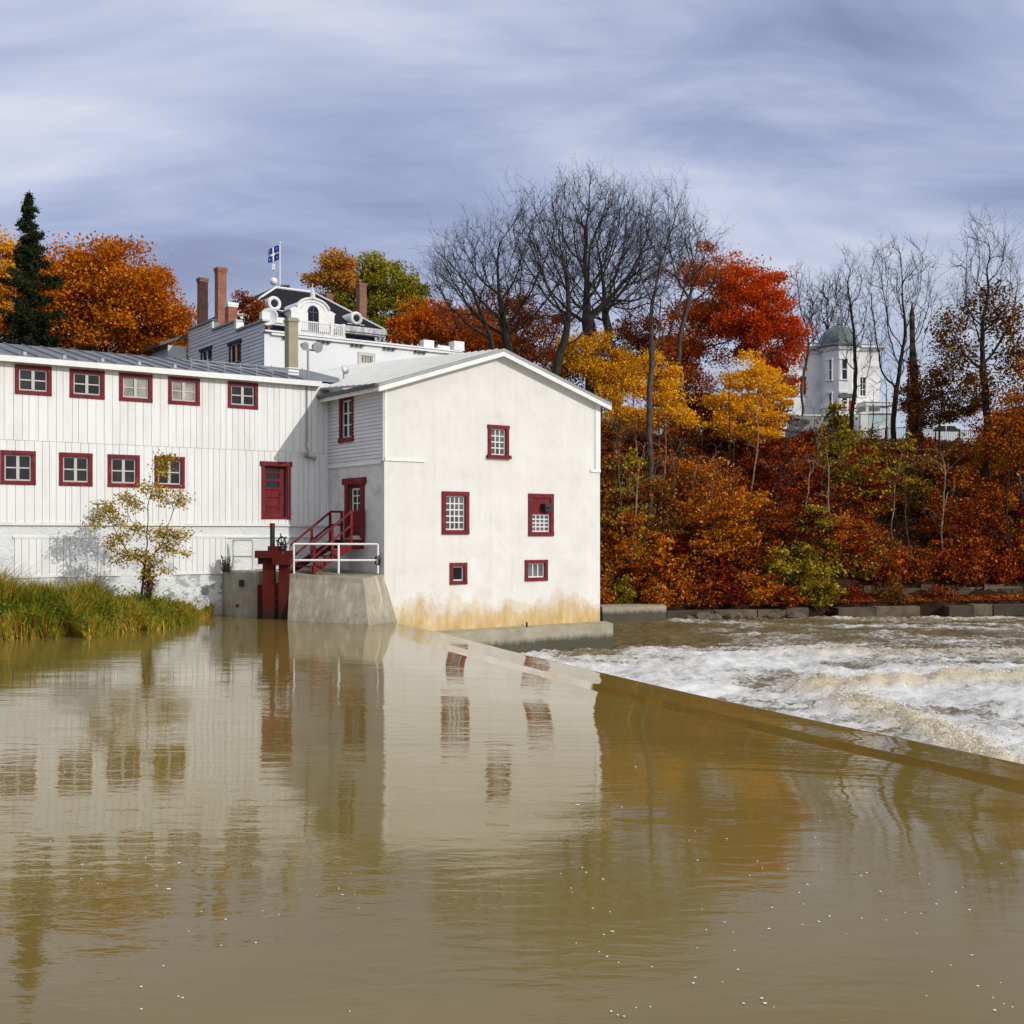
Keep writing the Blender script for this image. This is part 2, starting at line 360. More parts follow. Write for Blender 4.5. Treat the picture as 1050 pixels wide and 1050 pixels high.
L['olive'] = mat_leaf('yellow_green_leaf', [(0, (.060, .043, .009)), (.35, (.165, .118, .013)), (.7, (.35, .245, .020)), (1, (.66, .45, .036))], gain=1.1, rw=.78, trans=.18, orand=.2)
L['shruborange'] = mat_leaf('shrub_orange_leaf', [(0, (.14, .030, .006)), (.35, (.36, .085, .008)), (.7, (.56, .18, .012)), (1, (.78, .44, .045))], gain=1.02, rw=.85, trans=.18, orand=.2)
L['ochre'] = mat_leaf('ochre_sapling_leaf', [(0, (.12, .075, .008)), (.4, (.27, .175, .014)), (.75, (.40, .27, .022)), (1, (.44, .36, .04))], rw=.7, orand=0)
L['spruce'] = mat_leaf('spruce_needle', [(0, (.008, .012, .006)), (.5, (.020, .028, .011)), (1, (.046, .052, .018))], rw=.6, orand=0, trans=.1)
L['grass'] = mat_leaf('bank_grass_blade', [(0, (.040, .058, .008)), (.28, (.10, .115, .012)), (.5, (.22, .19, .018)), (.75, (.42, .29, .045)), (1, (.55, .38, .09))], nscale=.45, rw=.5, orand=0)
L['litter'] = mat_leaf('fallen_leaf', [(0, (.060, .016, .008)), (.4, (.17, .040, .009)), (.75, (.32, .075, .010)), (1, (.48, .20, .03))], rw=.75, orand=0, nscale=.4)
L['leafgreen'] = mat_leaf('weed_leaf', [(0, (.035, .065, .008)), (.5, (.085, .14, .014)), (1, (.19, .23, .022))], rw=.7, orand=0)
L['pink'] = mat_leaf('faded_pink_leaf', [(0, (.12, .06, .03)), (.5, (.27, .12, .05)), (1, (.38, .20, .09))])

# ================================================================== camera, light, sky
cam = bpy.data.objects.new('camera', bpy.data.cameras.new('camera')); COL.objects.link(cam)
cam.location = (0, 0, H); cam.rotation_euler = (math.pi/2, 0, 0)
cam.data.sensor_width = 36; cam.data.lens = F/1050*36; cam.data.shift_y = (HY-525)/1050; cam.data.clip_end = 4000
SC.camera = cam
SUN_EL = math.radians(26.3); SUN_ROT = math.atan2(.833, -.554)
sd = Vector((math.sin(SUN_ROT)*math.cos(SUN_EL), math.cos(SUN_ROT)*math.cos(SUN_EL), math.sin(SUN_EL)))
sun = bpy.data.objects.new('sun', bpy.data.lights.new('sun', 'SUN')); COL.objects.link(sun)
sun.data.energy = 2.45; sun.data.angle = math.radians(0.6); sun.data.color = (1.0, .955, .88)
sun.rotation_euler = (-sd).to_track_quat('-Z', 'Y').to_euler(); sun.location = sd*200
SC.view_settings.view_transform = 'Standard'; SC.view_settings.look = 'None'
SC.view_settings.exposure = 0.0; SC.view_settings.gamma = 1.0; SC.view_settings.use_curve_mapping = False

wd = bpy.data.worlds.new('World'); SC.world = wd; wd.use_nodes = True
nt = wd.node_tree; nt.nodes.clear()
out = nt.nodes.new('ShaderNodeOutputWorld'); bg = nt.nodes.new('ShaderNodeBackground'); bg.inputs[1].default_value = .1
nt.links.new(bg.outputs[0], out.inputs[0])
sky = nt.nodes.new('ShaderNodeTexSky'); sky.sky_type = 'NISHITA'; sky.sun_disc = False
sky.sun_elevation = SUN_EL; sky.sun_rotation = SUN_ROT; sky.air_density = 1.0; sky.dust_density = 1.0
tc = nt.nodes.new('ShaderNodeTexCoord'); sx = nt.nodes.new('ShaderNodeSeparateXYZ'); nt.links.new(tc.outputs['Generated'], sx.inputs[0])
den = math_(nt, 'ADD', math_(nt, 'MAXIMUM', sx.outputs[2], 0.0), .38)
cb = nt.nodes.new('ShaderNodeCombineXYZ')
nt.links.new(math_(nt, 'DIVIDE', sx.outputs[0], den), cb.inputs[0]); nt.links.new(math_(nt, 'DIVIDE', sx.outputs[1], den), cb.inputs[1])
def cloud(scale, rot, sc, loc, detail, rough, dist):
    mp = nt.nodes.new('ShaderNodeMapping'); mp.inputs['Rotation'].default_value = (0, 0, math.radians(rot)); mp.inputs['Scale'].default_value = sc
    mp.inputs['Location'].default_value = loc
    nt.links.new(cb.outputs[0], mp.inputs[0])
    return noise(nt, scale, detail, rough, vec=mp.outputs[0], dist=dist)
c1 = cloud(1.1, 24, (1.0, 1.25, 1), (0.4, 6.6, 9), 3, .5, .6)
c2 = cloud(2.4, -18, (.75, 1.5, 1), (4.2, 0.5, 1), 7, .56, .9)
c3 = cloud(9.0, 24, (.5, 2.0, 1), (1.3, 9.1, 5), 5, .6, .5)
f = math_(nt, 'ADD', math_(nt, 'ADD', math_(nt, 'MULTIPLY', c1, .58), math_(nt, 'MULTIPLY', c2, .42)), math_(nt, 'MULTIPLY', math_(nt, 'SUBTRACT', c3, .5), .12))
ccol = ramp(nt, f, [(.35, (.255, .300, .475)), (.43, (.345, .405, .605)), (.50, (.455, .515, .720)), (.57, (.595, .640, .815)), (.65, (.76, .77, .88))])
lowf = nt.nodes.new('ShaderNodeMapRange'); lowf.inputs[1].default_value = .10; lowf.inputs[2].default_value = .27; lowf.inputs[3].default_value = .55; lowf.inputs[4].default_value = 0.0
nt.links.new(sx.outputs[2], lowf.inputs[0])
xf = nt.nodes.new('ShaderNodeMapRange'); xf.inputs[1].default_value = -.25; xf.inputs[2].default_value = .35; xf.inputs[3].default_value = .35; xf.inputs[4].default_value = 1.0
nt.links.new(sx.outputs[0], xf.inputs[0])
ccol = mixc(nt, math_(nt, 'MULTIPLY', lowf.outputs[0], xf.outputs[0]), ccol, (.66, .71, .82))
# thin-cloud glow added round the veiled sun, behind the camera, for extra fill light
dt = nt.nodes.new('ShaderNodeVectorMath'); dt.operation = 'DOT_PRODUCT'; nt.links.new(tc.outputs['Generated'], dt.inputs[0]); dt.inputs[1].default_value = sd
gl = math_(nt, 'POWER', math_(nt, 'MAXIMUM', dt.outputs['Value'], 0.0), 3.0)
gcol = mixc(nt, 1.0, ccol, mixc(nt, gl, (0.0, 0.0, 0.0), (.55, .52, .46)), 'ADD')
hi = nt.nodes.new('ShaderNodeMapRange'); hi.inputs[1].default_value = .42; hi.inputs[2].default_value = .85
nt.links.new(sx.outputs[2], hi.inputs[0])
gcol = mixc(nt, math_(nt, 'MULTIPLY', hi.outputs[0], .9), gcol, (1.02, 1.03, 1.06))  # overhead sky whitened and brightened out of view to raise the fill
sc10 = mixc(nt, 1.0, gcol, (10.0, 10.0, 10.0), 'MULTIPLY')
cov = ramp(nt, cloud(1.1, 30, (.8, 1.4, 1), (11, 3, 1), 4, .55, .3), [(.38, .78), (.6, .96)])
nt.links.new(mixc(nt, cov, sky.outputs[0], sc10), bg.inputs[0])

# ================================================================== ground
def bankY(X): return 60.0 + .2*(np.asarray(X, float)-5.0)
def ground_z(X, Y):
    X = np.asarray(X, float); Y = np.asarray(Y, float)
    xl = CA*(X-AX) + SA*(Y-AY); yl = -SA*(X-AX) + CA*(Y-AY)
    m = sstep(10.6, 9.0, xl)
    d = np.maximum(Y-bankY(X), (yl-5.5)*m - 40*(1-m))
    t = np.clip((d-3)/20.0, 0, 1)
    z = -1.0 + .07*np.clip(d, 0, 3) + .75*sstep(3.0, 3.5, d) + 10.0*(.55*t + .45*sstep(0, 1, t)) + .03*np.clip(d-24, 0, 400)
    z = z + (fbm(X*.25, Y*.25, 3, 5)-.5)*.9*sstep(2, 6, d)
    return np.where(d < .75, -4.0, z), d
xs = np.concatenate([[-1500, -700, -350, -200], np.arange(-120, -40, 6), np.arange(-40, 56, .8), np.arange(56, 130, 6), [200, 350, 700, 1500]])
ys = np.concatenate([[-1500, -600, -200, -80, -40, 0], np.arange(10, 40, 2), np.arange(40, 100, .8), np.arange(100, 170, 6), [200, 300, 600, 1500]])
GX, GY = np.meshgrid(xs, ys, indexing='ij'); GZ, GD = ground_z(GX, GY)
idx = np.arange(GX.size).reshape(GX.shape)
Fq = np.stack([idx[:-1, :-1], idx[1:, :-1], idx[1:, 1:], idx[:-1, 1:]], -1).reshape(-1, 4)
gm, nt, out = newmat('dark_leafy_soil')
col = ramp(nt, noise(nt, 1.3, 7, .7), [(.32, (.012, .009, .007)), (.55, (.040, .020, .011)), (.72, (.10, .034, .012))])
finish(nt, out, col, .95, bump(nt, noise(nt, 7, 7, .7), .9, .08), 0, .1)
g = link('ground', mesh_np('ground', np.stack([GX, GY, GZ], -1).reshape(-1, 3), Fq, True), None, gm); tag(g, kind='structure')

# ================================================================== river: pool above the weir, sheet over the crest, rapids below
Q0 = np.array([-1.94, 35.3]); TD = np.array([.41, -.912]); TD = TD/np.linalg.norm(TD); ND = np.array([-TD[1], TD[0]])
def crest(s):
    u = np.clip(s/21.65, 0, 1); o = -.35*4*u*(1-u)
    return Q0[0]+TD[0]*s+ND[0]*o, Q0[1]+TD[1]*s+ND[1]*o
def pool_z(s, n):
    n = n + np.where(n < -.5, .10*(fbm(s*.45, s*0, 3, 61)-.5), 0)
    z = -.085*sstep(-4.6, -1.8, n) - .068*np.clip((n+1.85)/.75, 0, 1)
    z = z - .03*sstep(-.16, .02, n)
    z = z - np.where(n > 0, 2.2*np.clip(n, 0, 9)**1.7, 0)
    return z
s_ = np.concatenate([np.arange(-32, -4, 2.0), np.arange(-4, 26, .25), np.arange(26, 60, 2.0)])
n_ = np.concatenate([[-110, -80, -60, -45, -35, -28, -22, -17, -13, -10, -8, -6.5], np.arange(-5.5, -2, .5), np.arange(-2, -.3, .04), np.arange(-.3, .96, .045)])
S2, N2 = np.meshgrid(s_, n_, indexing='ij')
cx, cy = crest(S2); X2 = cx+ND[0]*N2; Y2 = cy+ND[1]*N2
Z2 = pool_z(S2, N2)
near = sstep(-4, -.8, N2)
Z2 = Z2 + near*(fbm(S2*.35, N2*.9, 3, 3)-.5)*.022
idx = np.arange(S2.size).reshape(S2.shape)
Fq = np.stack([idx[:-1, :-1], idx[1:, :-1], idx[1:, 1:], idx[:-1, 1:]], -1).reshape(-1, 4)
pm, nt, out = newmat('muddy_pool_water')
tcw = nt.nodes.new('ShaderNodeTexCoord')
col = ramp(nt, noise(nt, .09, 5, .6, sc=(.6, 1.6, 1), dist=.6), [(.3, (.155, .107, .024)), (.5, (.185, .130, .031)), (.7, (.219, .159, .042))])
r1 = noise(nt, 1.8, 3, .5, sc=(.8, 2.4, 1), dist=.5); r2 = noise(nt, .42, 2, .5, sc=(.6, 2.0, 1), dist=.8); r3 = noise(nt, 5.0, 3, .6, sc=(.7, 1.6, 1))
patch = ramp(nt, noise(nt, .13, 3, .5, sc=(.7, 1.5, 1), dist=.4), [(.38, .30), (.62, 1.25)])
hgt = math_(nt, 'ADD', math_(nt, 'MULTIPLY', r1, .50), math_(nt, 'MULTIPLY', r2, .9))
hgt = math_(nt, 'ADD', hgt, math_(nt, 'MULTIPLY', r3, .21))
hgt = math_(nt, 'MULTIPLY', hgt, patch)
b = finish(nt, out, col, .025, bump(nt, hgt, .15, .06), 0, .5, 1.36)
pool = link('water', mesh_np('water', np.stack([X2, Y2, Z2], -1).reshape(-1, 3), Fq, True), None, pm); tag(pool, kind='structure')

# rapids
st = .125
rx = np.arange(-7, 58, st); ry = np.arange(6, 74, st)
RX, RY = np.meshgrid(rx, ry, indexing='ij')
def weir_sn(X, Y):
    dx = X-Q0[0]; dy = Y-Q0[1]; s = dx*TD[0]+dy*TD[1]; n = dx*ND[0]+dy*ND[1]
    u = np.clip(s/21.65, 0, 1); return s, n+.35*4*u*(1-u)
RS, RN = weir_sn(RX, RY)
amp = .20 + .08*sstep(9, 2, RN) + .08*sstep(56, 36, RY)
wx = RX + 1.2*(fbm(RX*.3, RY*.3, 3, 21)-.5); wy = RY + 1.2*(fbm(RX*.3+9, RY*.3, 3, 22)-.5)
ridged = 1-np.abs(2*fbm(wx*.55, wy*.75, 4, 31)-1)
r2_ = 1-np.abs(2*fbm(wx*1.5+4, wy*1.9, 4, 36)-1); r3_ = 1-np.abs(2*fbm(RX*3.6, RY*3.9, 3, 38)-1)
hz = (ridged**3)*.45 + (r2_**3-.3)*.50 + (r3_**2-.4)*.26*sstep(56, 44, RY)
roll_c = 9.4 + 1.0*(fbm(RY*.22, RY*0, 3, 41)-.5)
rollA = np.exp(-((RX-roll_c)/.75)**2)*sstep(17, 20, RY)*sstep(34.5, 31, RY)
rollB = np.exp(-((RY-(34.2+.22*(RX-9)+.8*(fbm(RX*.3, RX*0, 3, 42)-.5)))/.75)**2)*sstep(7.6, 9, RX)*sstep(24, 18, RX)
rollC = np.exp(-((RY-(43+.1*(RX-9)+1.2*(fbm(RX*.3, RX*0, 3, 43)-.5)))/.9)**2)*sstep(8, 12, RX)*sstep(34, 26, RX)
rollD = np.exp(-((RY-(58.5+.2*(RX-12)+1.2*(fbm(RX*.25, RX*0, 3, 44)-.5)))/.8)**2)*sstep(12, 17, RX)
rough_ = (.35+1.3*fbm(RX*1.1, RY*1.1, 4, 45))
roll = (rollA*.15 + rollB*.18 + rollC*.15 + rollD*.12)*rough_*(.45+1.0*r2_)
boil = np.exp(-((RN-1.3)/.9)**2)*.30*(.3+1.2*fbm(RX*.8, RY*.8, 4, 46))
RZ = -1.74 + amp*hz + roll + boil + .1*np.sin(RY*.33+RX*.1)*sstep(3, 8, RN)
foamy = .30*sstep(.2, .8, ridged) + .52*sstep(56, 36, RY) + .55*sstep(7, 1, RN) + .25*(rollA+rollB+rollC+rollD) + .10*sstep(48, 56, RY)*sstep(9, 15, RX)
foamy = foamy - .9*sstep(44, 49, RY)*sstep(9, 5.5, RX) + (fbm(RX*.35, RY*.7, 5, 51)-.5)*1.15 - .04
brownroll = np.clip(rollA*1.0+rollB+rollC*.8+rollD*.6, 0, 1)
idx = np.arange(RX.size).reshape(RX.shape)
Fq = np.stack([idx[:-1, :-1], idx[1:, :-1], idx[1:, 1:], idx[:-1, 1:]], -1).reshape(-1, 4)
cn = RN[:-1, :-1].ravel(); cyy = (RY-bankY(RX))[:-1, :-1].ravel()
Fq = Fq[(cn > .35) & (cyy < 1.2)]
fm, nt, out = newmat('white_water')
at = node(nt, 'Attribute', attribute_name='foam'); at2 = node(nt, 'Attribute', attribute_name='roll')
fine = noise(nt, 2.6, 10, .74, sc=(.8, 1.5, 1), dist=1.4); fine2 = noise(nt, 9, 6, .7)
v = math_(nt, 'ADD', math_(nt, 'MULTIPLY', fine, 1.7), math_(nt, 'MULTIPLY', fine2, .55))
v = math_(nt, 'SUBTRACT', math_(nt, 'ADD', v, at.outputs['Fac']), 1.15)
fmask = ramp(nt, v, [(.22, 0.0), (.46, .22), (.60, .70), (1.0, 1.0)])
bcol = ramp(nt, noise(nt, .5, 4, .6), [(.3, (.105, .074, .026)), (.7, (.175, .126, .05))])
fcol = mixc(nt, math_(nt, 'MULTIPLY', at2.outputs['Fac'], .75), (.72, .715, .69), (.52, .40, .20))
col = mixc(nt, fmask, bcol, fcol)
rgh = ramp(nt, fmask, [(0.0, .10), (1.0, .85)])
hh = math_(nt, 'ADD', math_(nt, 'MULTIPLY', fine, 1.0), math_(nt, 'MULTIPLY', fine2, .6))
finish(nt, out, col, rgh, bump(nt, hh, .6, .10), 0, .5, 1.333)
rap = link('river_rapids', mesh_np('river_rapids', np.stack([RX, RY, RZ], -1).reshape(-1, 3), Fq, True, {'foam': np.clip(foamy, -1, 1.5).ravel(), 'roll': brownroll.ravel()}), None, fm)
tag(rap, kind='structure')

# spray lumps tossed up at the foot of the weir and along the rollers: countless, one object
def leaf_quads(C, size, rng, aspect=.62, up=.0, N=None):
    n = len(C); d = rng.normal(size=(n, 3)); d[:, 2] += up
    d /= np.linalg.norm(d, axis=1, keepdims=True)
    a = rng.normal(size=(n, 3)); a -= d*np.sum(a*d, 1, keepdims=True); a /= np.linalg.norm(a, axis=1, keepdims=True)
    b = np.cross(d, a); s = (size[:, None] if np.ndim(size) else size)
    h = .5*aspect*s
    V = np.stack([C-a*s*.5, C-a*s*.05+b*h+d*s*.08, C+a*s*.5, C-a*s*.05-b*h+d*s*.08], 1)
    return V.reshape(-1, 3), np.arange(4*n).reshape(-1, 4)

r = np.random.default_rng(17); wgt = (np.exp(-((RN-1.5)/1.0)**2)*.8+rollA+rollB*.8+rollC*.4)*((RN > .6) & (RY < 56)); wgt = (wgt**1.5).ravel(); wgt /= wgt.sum(); k = r.choice(RX.size, 22000, p=wgt)
C = np.stack([RX.ravel()[k], RY.ravel()[k], RZ.ravel()[k]+np.abs(r.normal(size=len(k)))*.07], 1)+r.normal(size=(len(k), 3))*.05
sm, nt, out = newmat('froth'); g_r = nt.nodes.new('ShaderNodeNewGeometry'); finish(nt, out, ramp(nt, g_r.outputs['Random Per Island'], [(0, (.52, .42, .26)), (.5, (.68, .64, .56)), (1, (.78, .78, .76))]), .8, None, 0, .2)
v, f = leaf_quads(C, r.uniform(.02, .065, len(C)), r, .8, .6); tag(link('froth', mesh_np('froth', v, f), None, sm), 'white and tan froth tossed up by the tumbling water below the weir', 'froth', kind='stuff')

# concrete weir under the sheet
mb = MB(); sv = np.arange(-3.2, 52, 1.0); prof = [(-1.6, -4), (-1.25, -.46), (-.1, -.46), (.02, -.60), (.1, -4)]
vs = []; fs = []
for s in sv:
    x, y = crest(s)
    for n, z in prof: vs.append((x+ND[0]*n, y+ND[1]*n, z))
k = len(prof)
for i in range(len(sv)-1):
    for j in range(k-1): fs.append((i*k+j, (i+1)*k+j, (i+1)*k+j+1, i*k+j+1))
mb.add(vs, fs)
tag(mb.build('weir', M['concrete2']), 'low concrete weir crossing the river diagonally from the mill corner, water sliding over it', 'weir')

# foam flecks drifting on the pool
fl = []
while len(fl) < 115:
    px = rng.uniform(20, 1040); py = rng.uniform(690, 1045)
    if py < 850 and rng.random() < .75: continue
    if fbm(px*.006, py*.011, 3, 77) < .5: continue
    Y = H*F/(py-HY); X = (px-CX)/F*Y
    if weir_sn(X, Y)[1] > -4.5: continue
    fl.append((X, Y, .006))
fl = np.array(fl); mbf = MB()
for X, Y, z in fl:
    r = .004*abs(rng.normal())+.0045; r *= 1.0 + (Y > 12)*.5; a0 = rng.uniform(0, 6.28); e = rng.uniform(.5, 1)
    ring = [(X+r*math.cos(a0+i*1.047)*rng.uniform(.7, 1.2), Y+e*r*math.sin(a0+i*1.047)*rng.uniform(.7, 1.2), z) for i in range(6)]
    mbf.prism(ring, (0, 0, .004))
tag(mbf.build('foam_flecks', M['flagwhite']), 'small white foam flecks and bits drifting on the brown pool', 'foam', kind='stuff')

# ================================================================== building helpers (building frame: x along the fronts, y going back)
class Plane:                                     # u, v, w (outward) -> building frame
    def __init__(s, axis, c): s.axis = axis; s.c = c
    def p(s, u, v, w=0.0): return (u, s.c-w, v) if s.axis == 'y' else (s.c-w, u, v)
    def box(s, mb, u0, u1, v0, v1, w0, w1):
        a = s.p(u0, v0, w0); b = s.p(u1, v1, w1); return mb.box(a[0], b[0], a[1], b[1], a[2], b[2])
    def uv(s, px, py): return fy(px, py, s.c) if s.axis == 'y' else fx(px, py, s.c)
    def rect(s, px0, px1, py0, py1):
        a = s.uv(px0, (py0+py1)/2)[0]; b = s.uv(px1, (py0+py1)/2)[0]; m = (px0+px1)/2
        u0, u1 = sorted((a, b)); return u0, u1, s.uv(m, py1)[1], s.uv(m, py0)[1]
def wall(mb, pl, u0, u1, v0, v1, holes=(), depth=.16, w=0.0):
    us = sorted({u0, u1, *[h[0] for h in holes], *[h[1] for h in holes]}); vs = sorted({v0, v1, *[h[2] for h in holes], *[h[3] for h in holes]})
    us = [u for u in us if u0 <= u <= u1]; vs = [v for v in vs if v0 <= v <= v1]
    for a, b in zip(us[:-1], us[1:]):
        for c, d in zip(vs[:-1], vs[1:]):
            m, n = (a+b)/2, (c+d)/2
            if any(h[0] < m < h[1] and h[2] < n < h[3] for h in holes): continue
            mb.add([pl.p(a, c, w), pl.p(b, c, w), pl.p(b, d, w), pl.p(a, d, w)], [(0, 1, 2, 3)])
    for h in holes:
        a, b, c, d = h[:4]
        q = [(a, c), (b, c), (b, d), (a, d)]
        for i in range(4):
            (p0, q0), (p1, q1) = q[i], q[(i+1) % 4]
            mb.add([pl.p(p0, q0, w), pl.p(p1, q1, w), pl.p(p1, q1, w-depth), pl.p(p0, q0, w-depth)], [(0, 1, 2, 3)])
def cut(iv, holes):                              # interval minus intervals
    out = [iv]
    for a, b in holes:
        nx = []
        for c, d in out:
            if b <= c or a >= d: nx.append((c, d)); continue
            if a > c: nx.append((c, a))
            if b < d: nx.append((b, d))
        out = nx
    return out
def vboards(mb, pl, u0, u1, v0, v1, holes, wmin=.19, wmax=.30, gap=.014, t=.035):
    r = random.Random(5); u = u0
    while u < u1:
        w = r.uniform(wmin, wmax); e = min(u+w, u1); 
        cuts = [e] + [c for h in holes for c in (h[0], h[1]) if u < c < e]
        lo = u
        for c in sorted(cuts):
            m = (lo+c)/2
            for a, b in cut((v0, v1), [(h[2], h[3]) for h in holes if h[0] < m < h[1]]):
                pl.box(mb, lo, c-(gap if c == e else 0), a, b, 0.0, t+r.uniform(-.004, .004))
            lo = c
        u = e
def clap(mb, pl, u0, u1, v0, v1, holes, pitch=.13, t=.038):
    v = v0
    while v < v1-.01:
        e = min(v+pitch, v1)
        for a, b in cut((u0, u1), [(h[0], h[1]) for h in holes if h[2] < v+pitch*.5 < h[3]]):
            A = [pl.p(a, v, t), pl.p(b, v, t), pl.p(b, e, .002), pl.p(a, e, .002)]; B = [pl.p(a, v, 0), pl.p(b, v, 0)]
            mb.add(A+B, [(0, 1, 2, 3), (4, 5, 1, 0)])
        v = e
def window(parent, pl, r, cw, nx, ny, casing='red', sash='sash', glass='glass', sill=.0, head=.0, split=False, depth=.10, proud=.045, label=None, solid_top=0.0):
    """casing is the part; sash, pane (and bars) hang under it"""
    u0, u1, v0, v1 = r; mb = MB()
    pl.box(mb, u0, u0+cw, v0+cw, v1-cw, -.01, proud); pl.box(mb, u1-cw, u1, v0+cw, v1-cw, -.01, proud)
    pl.box(mb, u0-sill*.4, u1+sill*.4, v0, v0+cw, -.01, proud+.012+sill*.5); pl.box(mb, u0-head, u1+head, v1-cw, v1, -.01, proud+.008+head*.4)
    if solid_top: pl.box(mb, u0+cw, u1-cw, v1-cw-solid_top, v1-cw, -depth, .012)
    o = mb.build('window', M[casing], parent)
    if label: o['label'] = label
    a, b, c, d = u0+cw, u1-cw, v0+cw, v1-cw-solid_top
    s = MB(); f = .05*min(1.0, (b-a)/.8+.3); w0, w1 = -depth, -depth+.05
    pl.box(s, a, a+f, c, d, w0, w1); pl.box(s, b-f, b, c, d, w0, w1); pl.box(s, a+f, b-f, c, c+f, w0, w1); pl.box(s, a+f, b-f, d-f, d, w0, w1)
    if split: m = (a+b)/2; pl.box(s, m-f*.95, m+f*.95, c+f, d-f, w0, w1+.006)
    g = f*.42
    for i in range(1, nx):
        u = a+f+(b-a-2*f)*i/nx
        if split and abs(u-(a+b)/2) < .02: continue
        pl.box(s, u-g, u+g, c+f, d-f, w0+.008, w1-.008)
    for j in range(1, ny):
        v = c+f+(d-c-2*f)*j/ny; pl.box(s, a+f, b-f, v-g, v+g, w0+.011, w1-.011)
    s.build('sash', M[sash], o)
    p = MB(); pl.box(p, a, b, c, d, w0+.004, w0+.016); p.build('pane', M[glass], o)
    return o
def hole(r, cw): return (r[0]+cw*.5, r[1]-cw*.5, r[2]+cw*.5, r[3]-cw*.5)

# ================================================================== the mill with the gable end
mill = thing('mill_building', 'white stuccoed mill with gabled end standing in the river beside the weir, dark red windows', 'mill', W(0, 0), ANG)
GW, SD = 9.74, 4.28; EZ = 8.25
g_ = Plane('y', 0.0); sdp = Plane('x', 0.0)
ridge_x = 4.87; RZ0 = fy(513, 361, 0)[1]; EZR = fy(613, 412, 0)[1]; EZ = fy(397, 393, 0)[1]
wins = [((500.1, 521.5, 436, 470.4), .13, 3, 4, 'glassm', .14), ((452.8, 480.7, 504, 548), .16, 4, 5, 'glassm', 0), ((541.5, 567.4, 506.3, 549.7), .16, 4, 4, 'glassm', 0),
        ((461, 478.7, 577, 599.2), .13, 1, 1, 'glass', 0), ((538, 561.3, 574, 595.7), .13, 3, 1, 'glassm', 0)]
rects = [g_.rect(*w[0]) for w in wins]
mb = MB()
wall(mb, g_, 0, GW, -2.6, 8.0, [hole(r, w[1]) for r, w in zip(rects, wins)])
mb.add([g_.p(0, 8.0), g_.p(GW, 8.0), g_.p(GW, EZR), g_.p(ridge_x, RZ0), g_.p(0, EZ)], [(0, 1, 2, 3, 4)])
mb.add([(GW, 0, -2.6), (GW, 14, -2.6), (GW, 14, EZR), (GW, 0, EZR)], [(0, 1, 2, 3)])
mb.add([(0, 14, -2.6), (GW, 14, -2.6), (GW, 14, EZR), (ridge_x, 14, RZ0), (0, 14, EZ)], [(0, 1, 2, 3, 4)])
mb.build('wall', M['stucco'], mill, fix=False)
for k, (r, w) in enumerate(zip(rects, wins)):
    o = window(mill, g_, r, w[1], w[2], w[3], 'red', 'sashw', w[4], sill=w[5], head=.02 if k == 0 else 0, solid_top=.62 if k == 2 else 0)
    if k == 2:
        o['label'] = 'red window with boarded upper half and a small dark lamp'
        lb = MB(); u = g_.uv(558, 520)[0]; v = g_.uv(558, 520)[1]
        g_.box(lb, u-.16, u+.16, v-.02, v+.13, .012, .30); g_.box(lb, u-.10, u+.22, v-.16, v-.02, .05, .22)
        lb.build('lamp', M['iron'], o)
# side wall: plaster below, clapboard above, set proud of it
vs_ = sdp.uv(366, 474)[1]
rd = sdp.rect(354.5, 374, 491, 551.5); rw = sdp.rect(348.6, 363.2, 406, 453)
mb = MB(); wall(mb, sdp, 0.0, SD, -2.6, vs_, [hole(rd, .16)], depth=.2); mb.build('side_wall', M['plaster'], mill, fix=False)
mb = MB(); wall(mb, sdp, 0.0, SD, vs_, EZ, [hole(rw, .12)], depth=.2, w=-.02); mb.build('backing', M['plaster'], mill, fix=False)
mb = MB(); clap(mb, sdp, .10, SD, vs_-.05, EZ-.03, [rw]); mb.build('clapboard', M['clap'], mill, fix=False)
cz0 = fy(410, 471.5, 0)[1]; cz1 = fy(610, 483, 0)[1]
for pl_, bx_ in ((sdp, (0.0, .10, vs_-.05, EZ-.02, .0, .035)), (sdp, (.2, SD, vs_-.13, vs_-.05, 0, .05)), (g_, (0.0, 1.62, cz0-.05, cz0+.05, 0, .05)), (g_, (GW-.5, GW, cz1-.05, cz1+.05, 0, .05)),
                 (g_, (GW-.24, GW, cz1+.05, EZR-.05, 0, .03)), (g_, (GW-.30, GW-.27, cz1+.05, EZR-.05, 0, .025)), (g_, (0.0, .10, vs_, EZ-.05, 0, .03))):
    mb = MB(); pl_.box(mb, *bx_); mb.build('corner_trim', M['white'], mill)
window(mill, sdp, rw, .15, 2, 3, 'red', 'sashw', 'glass', sill=.06, split=True, label='tall narrow window in clapboard side wall')
# red side door with a lit top light
u0, u1, v0, v1 = rd; cw = .27; mb = MB()
sdp.box(mb, u0, u0+cw, v0, v1-.2, -.02, .06); sdp.box(mb, u1-cw, u1, v0, v1-.2, -.02, .06); sdp.box(mb, u0-.13, u1+.13, v1-.2, v1+.03, -.02, .10)
d = mb.build('door', M['red'], mill); d['label'] = 'dark red door with white barred light at top of the stairs'
mb = MB(); a, b = u0+cw, u1-cw; gz0 = v0+.95; gz1 = v1-.34
sdp.box(mb, a, b, v0, gz0, -.14, -.09); sdp.box(mb, a, b, gz1, v1-.2, -.14, -.09); sdp.box(mb, a, a+.1, gz0, gz1, -.14, -.09); sdp.box(mb, b-.1, b, gz0, gz1, -.14, -.09)
sdp.box(mb, a+.1, b-.1, v0+.15, gz0-.15, -.09, -.075); mb.build('leaf', M['red'], d)
mb = MB(); sdp.box(mb, a+.1, b-.1, gz0, gz1, -.125, -.115); mb.build('pane', M['glass'], d)
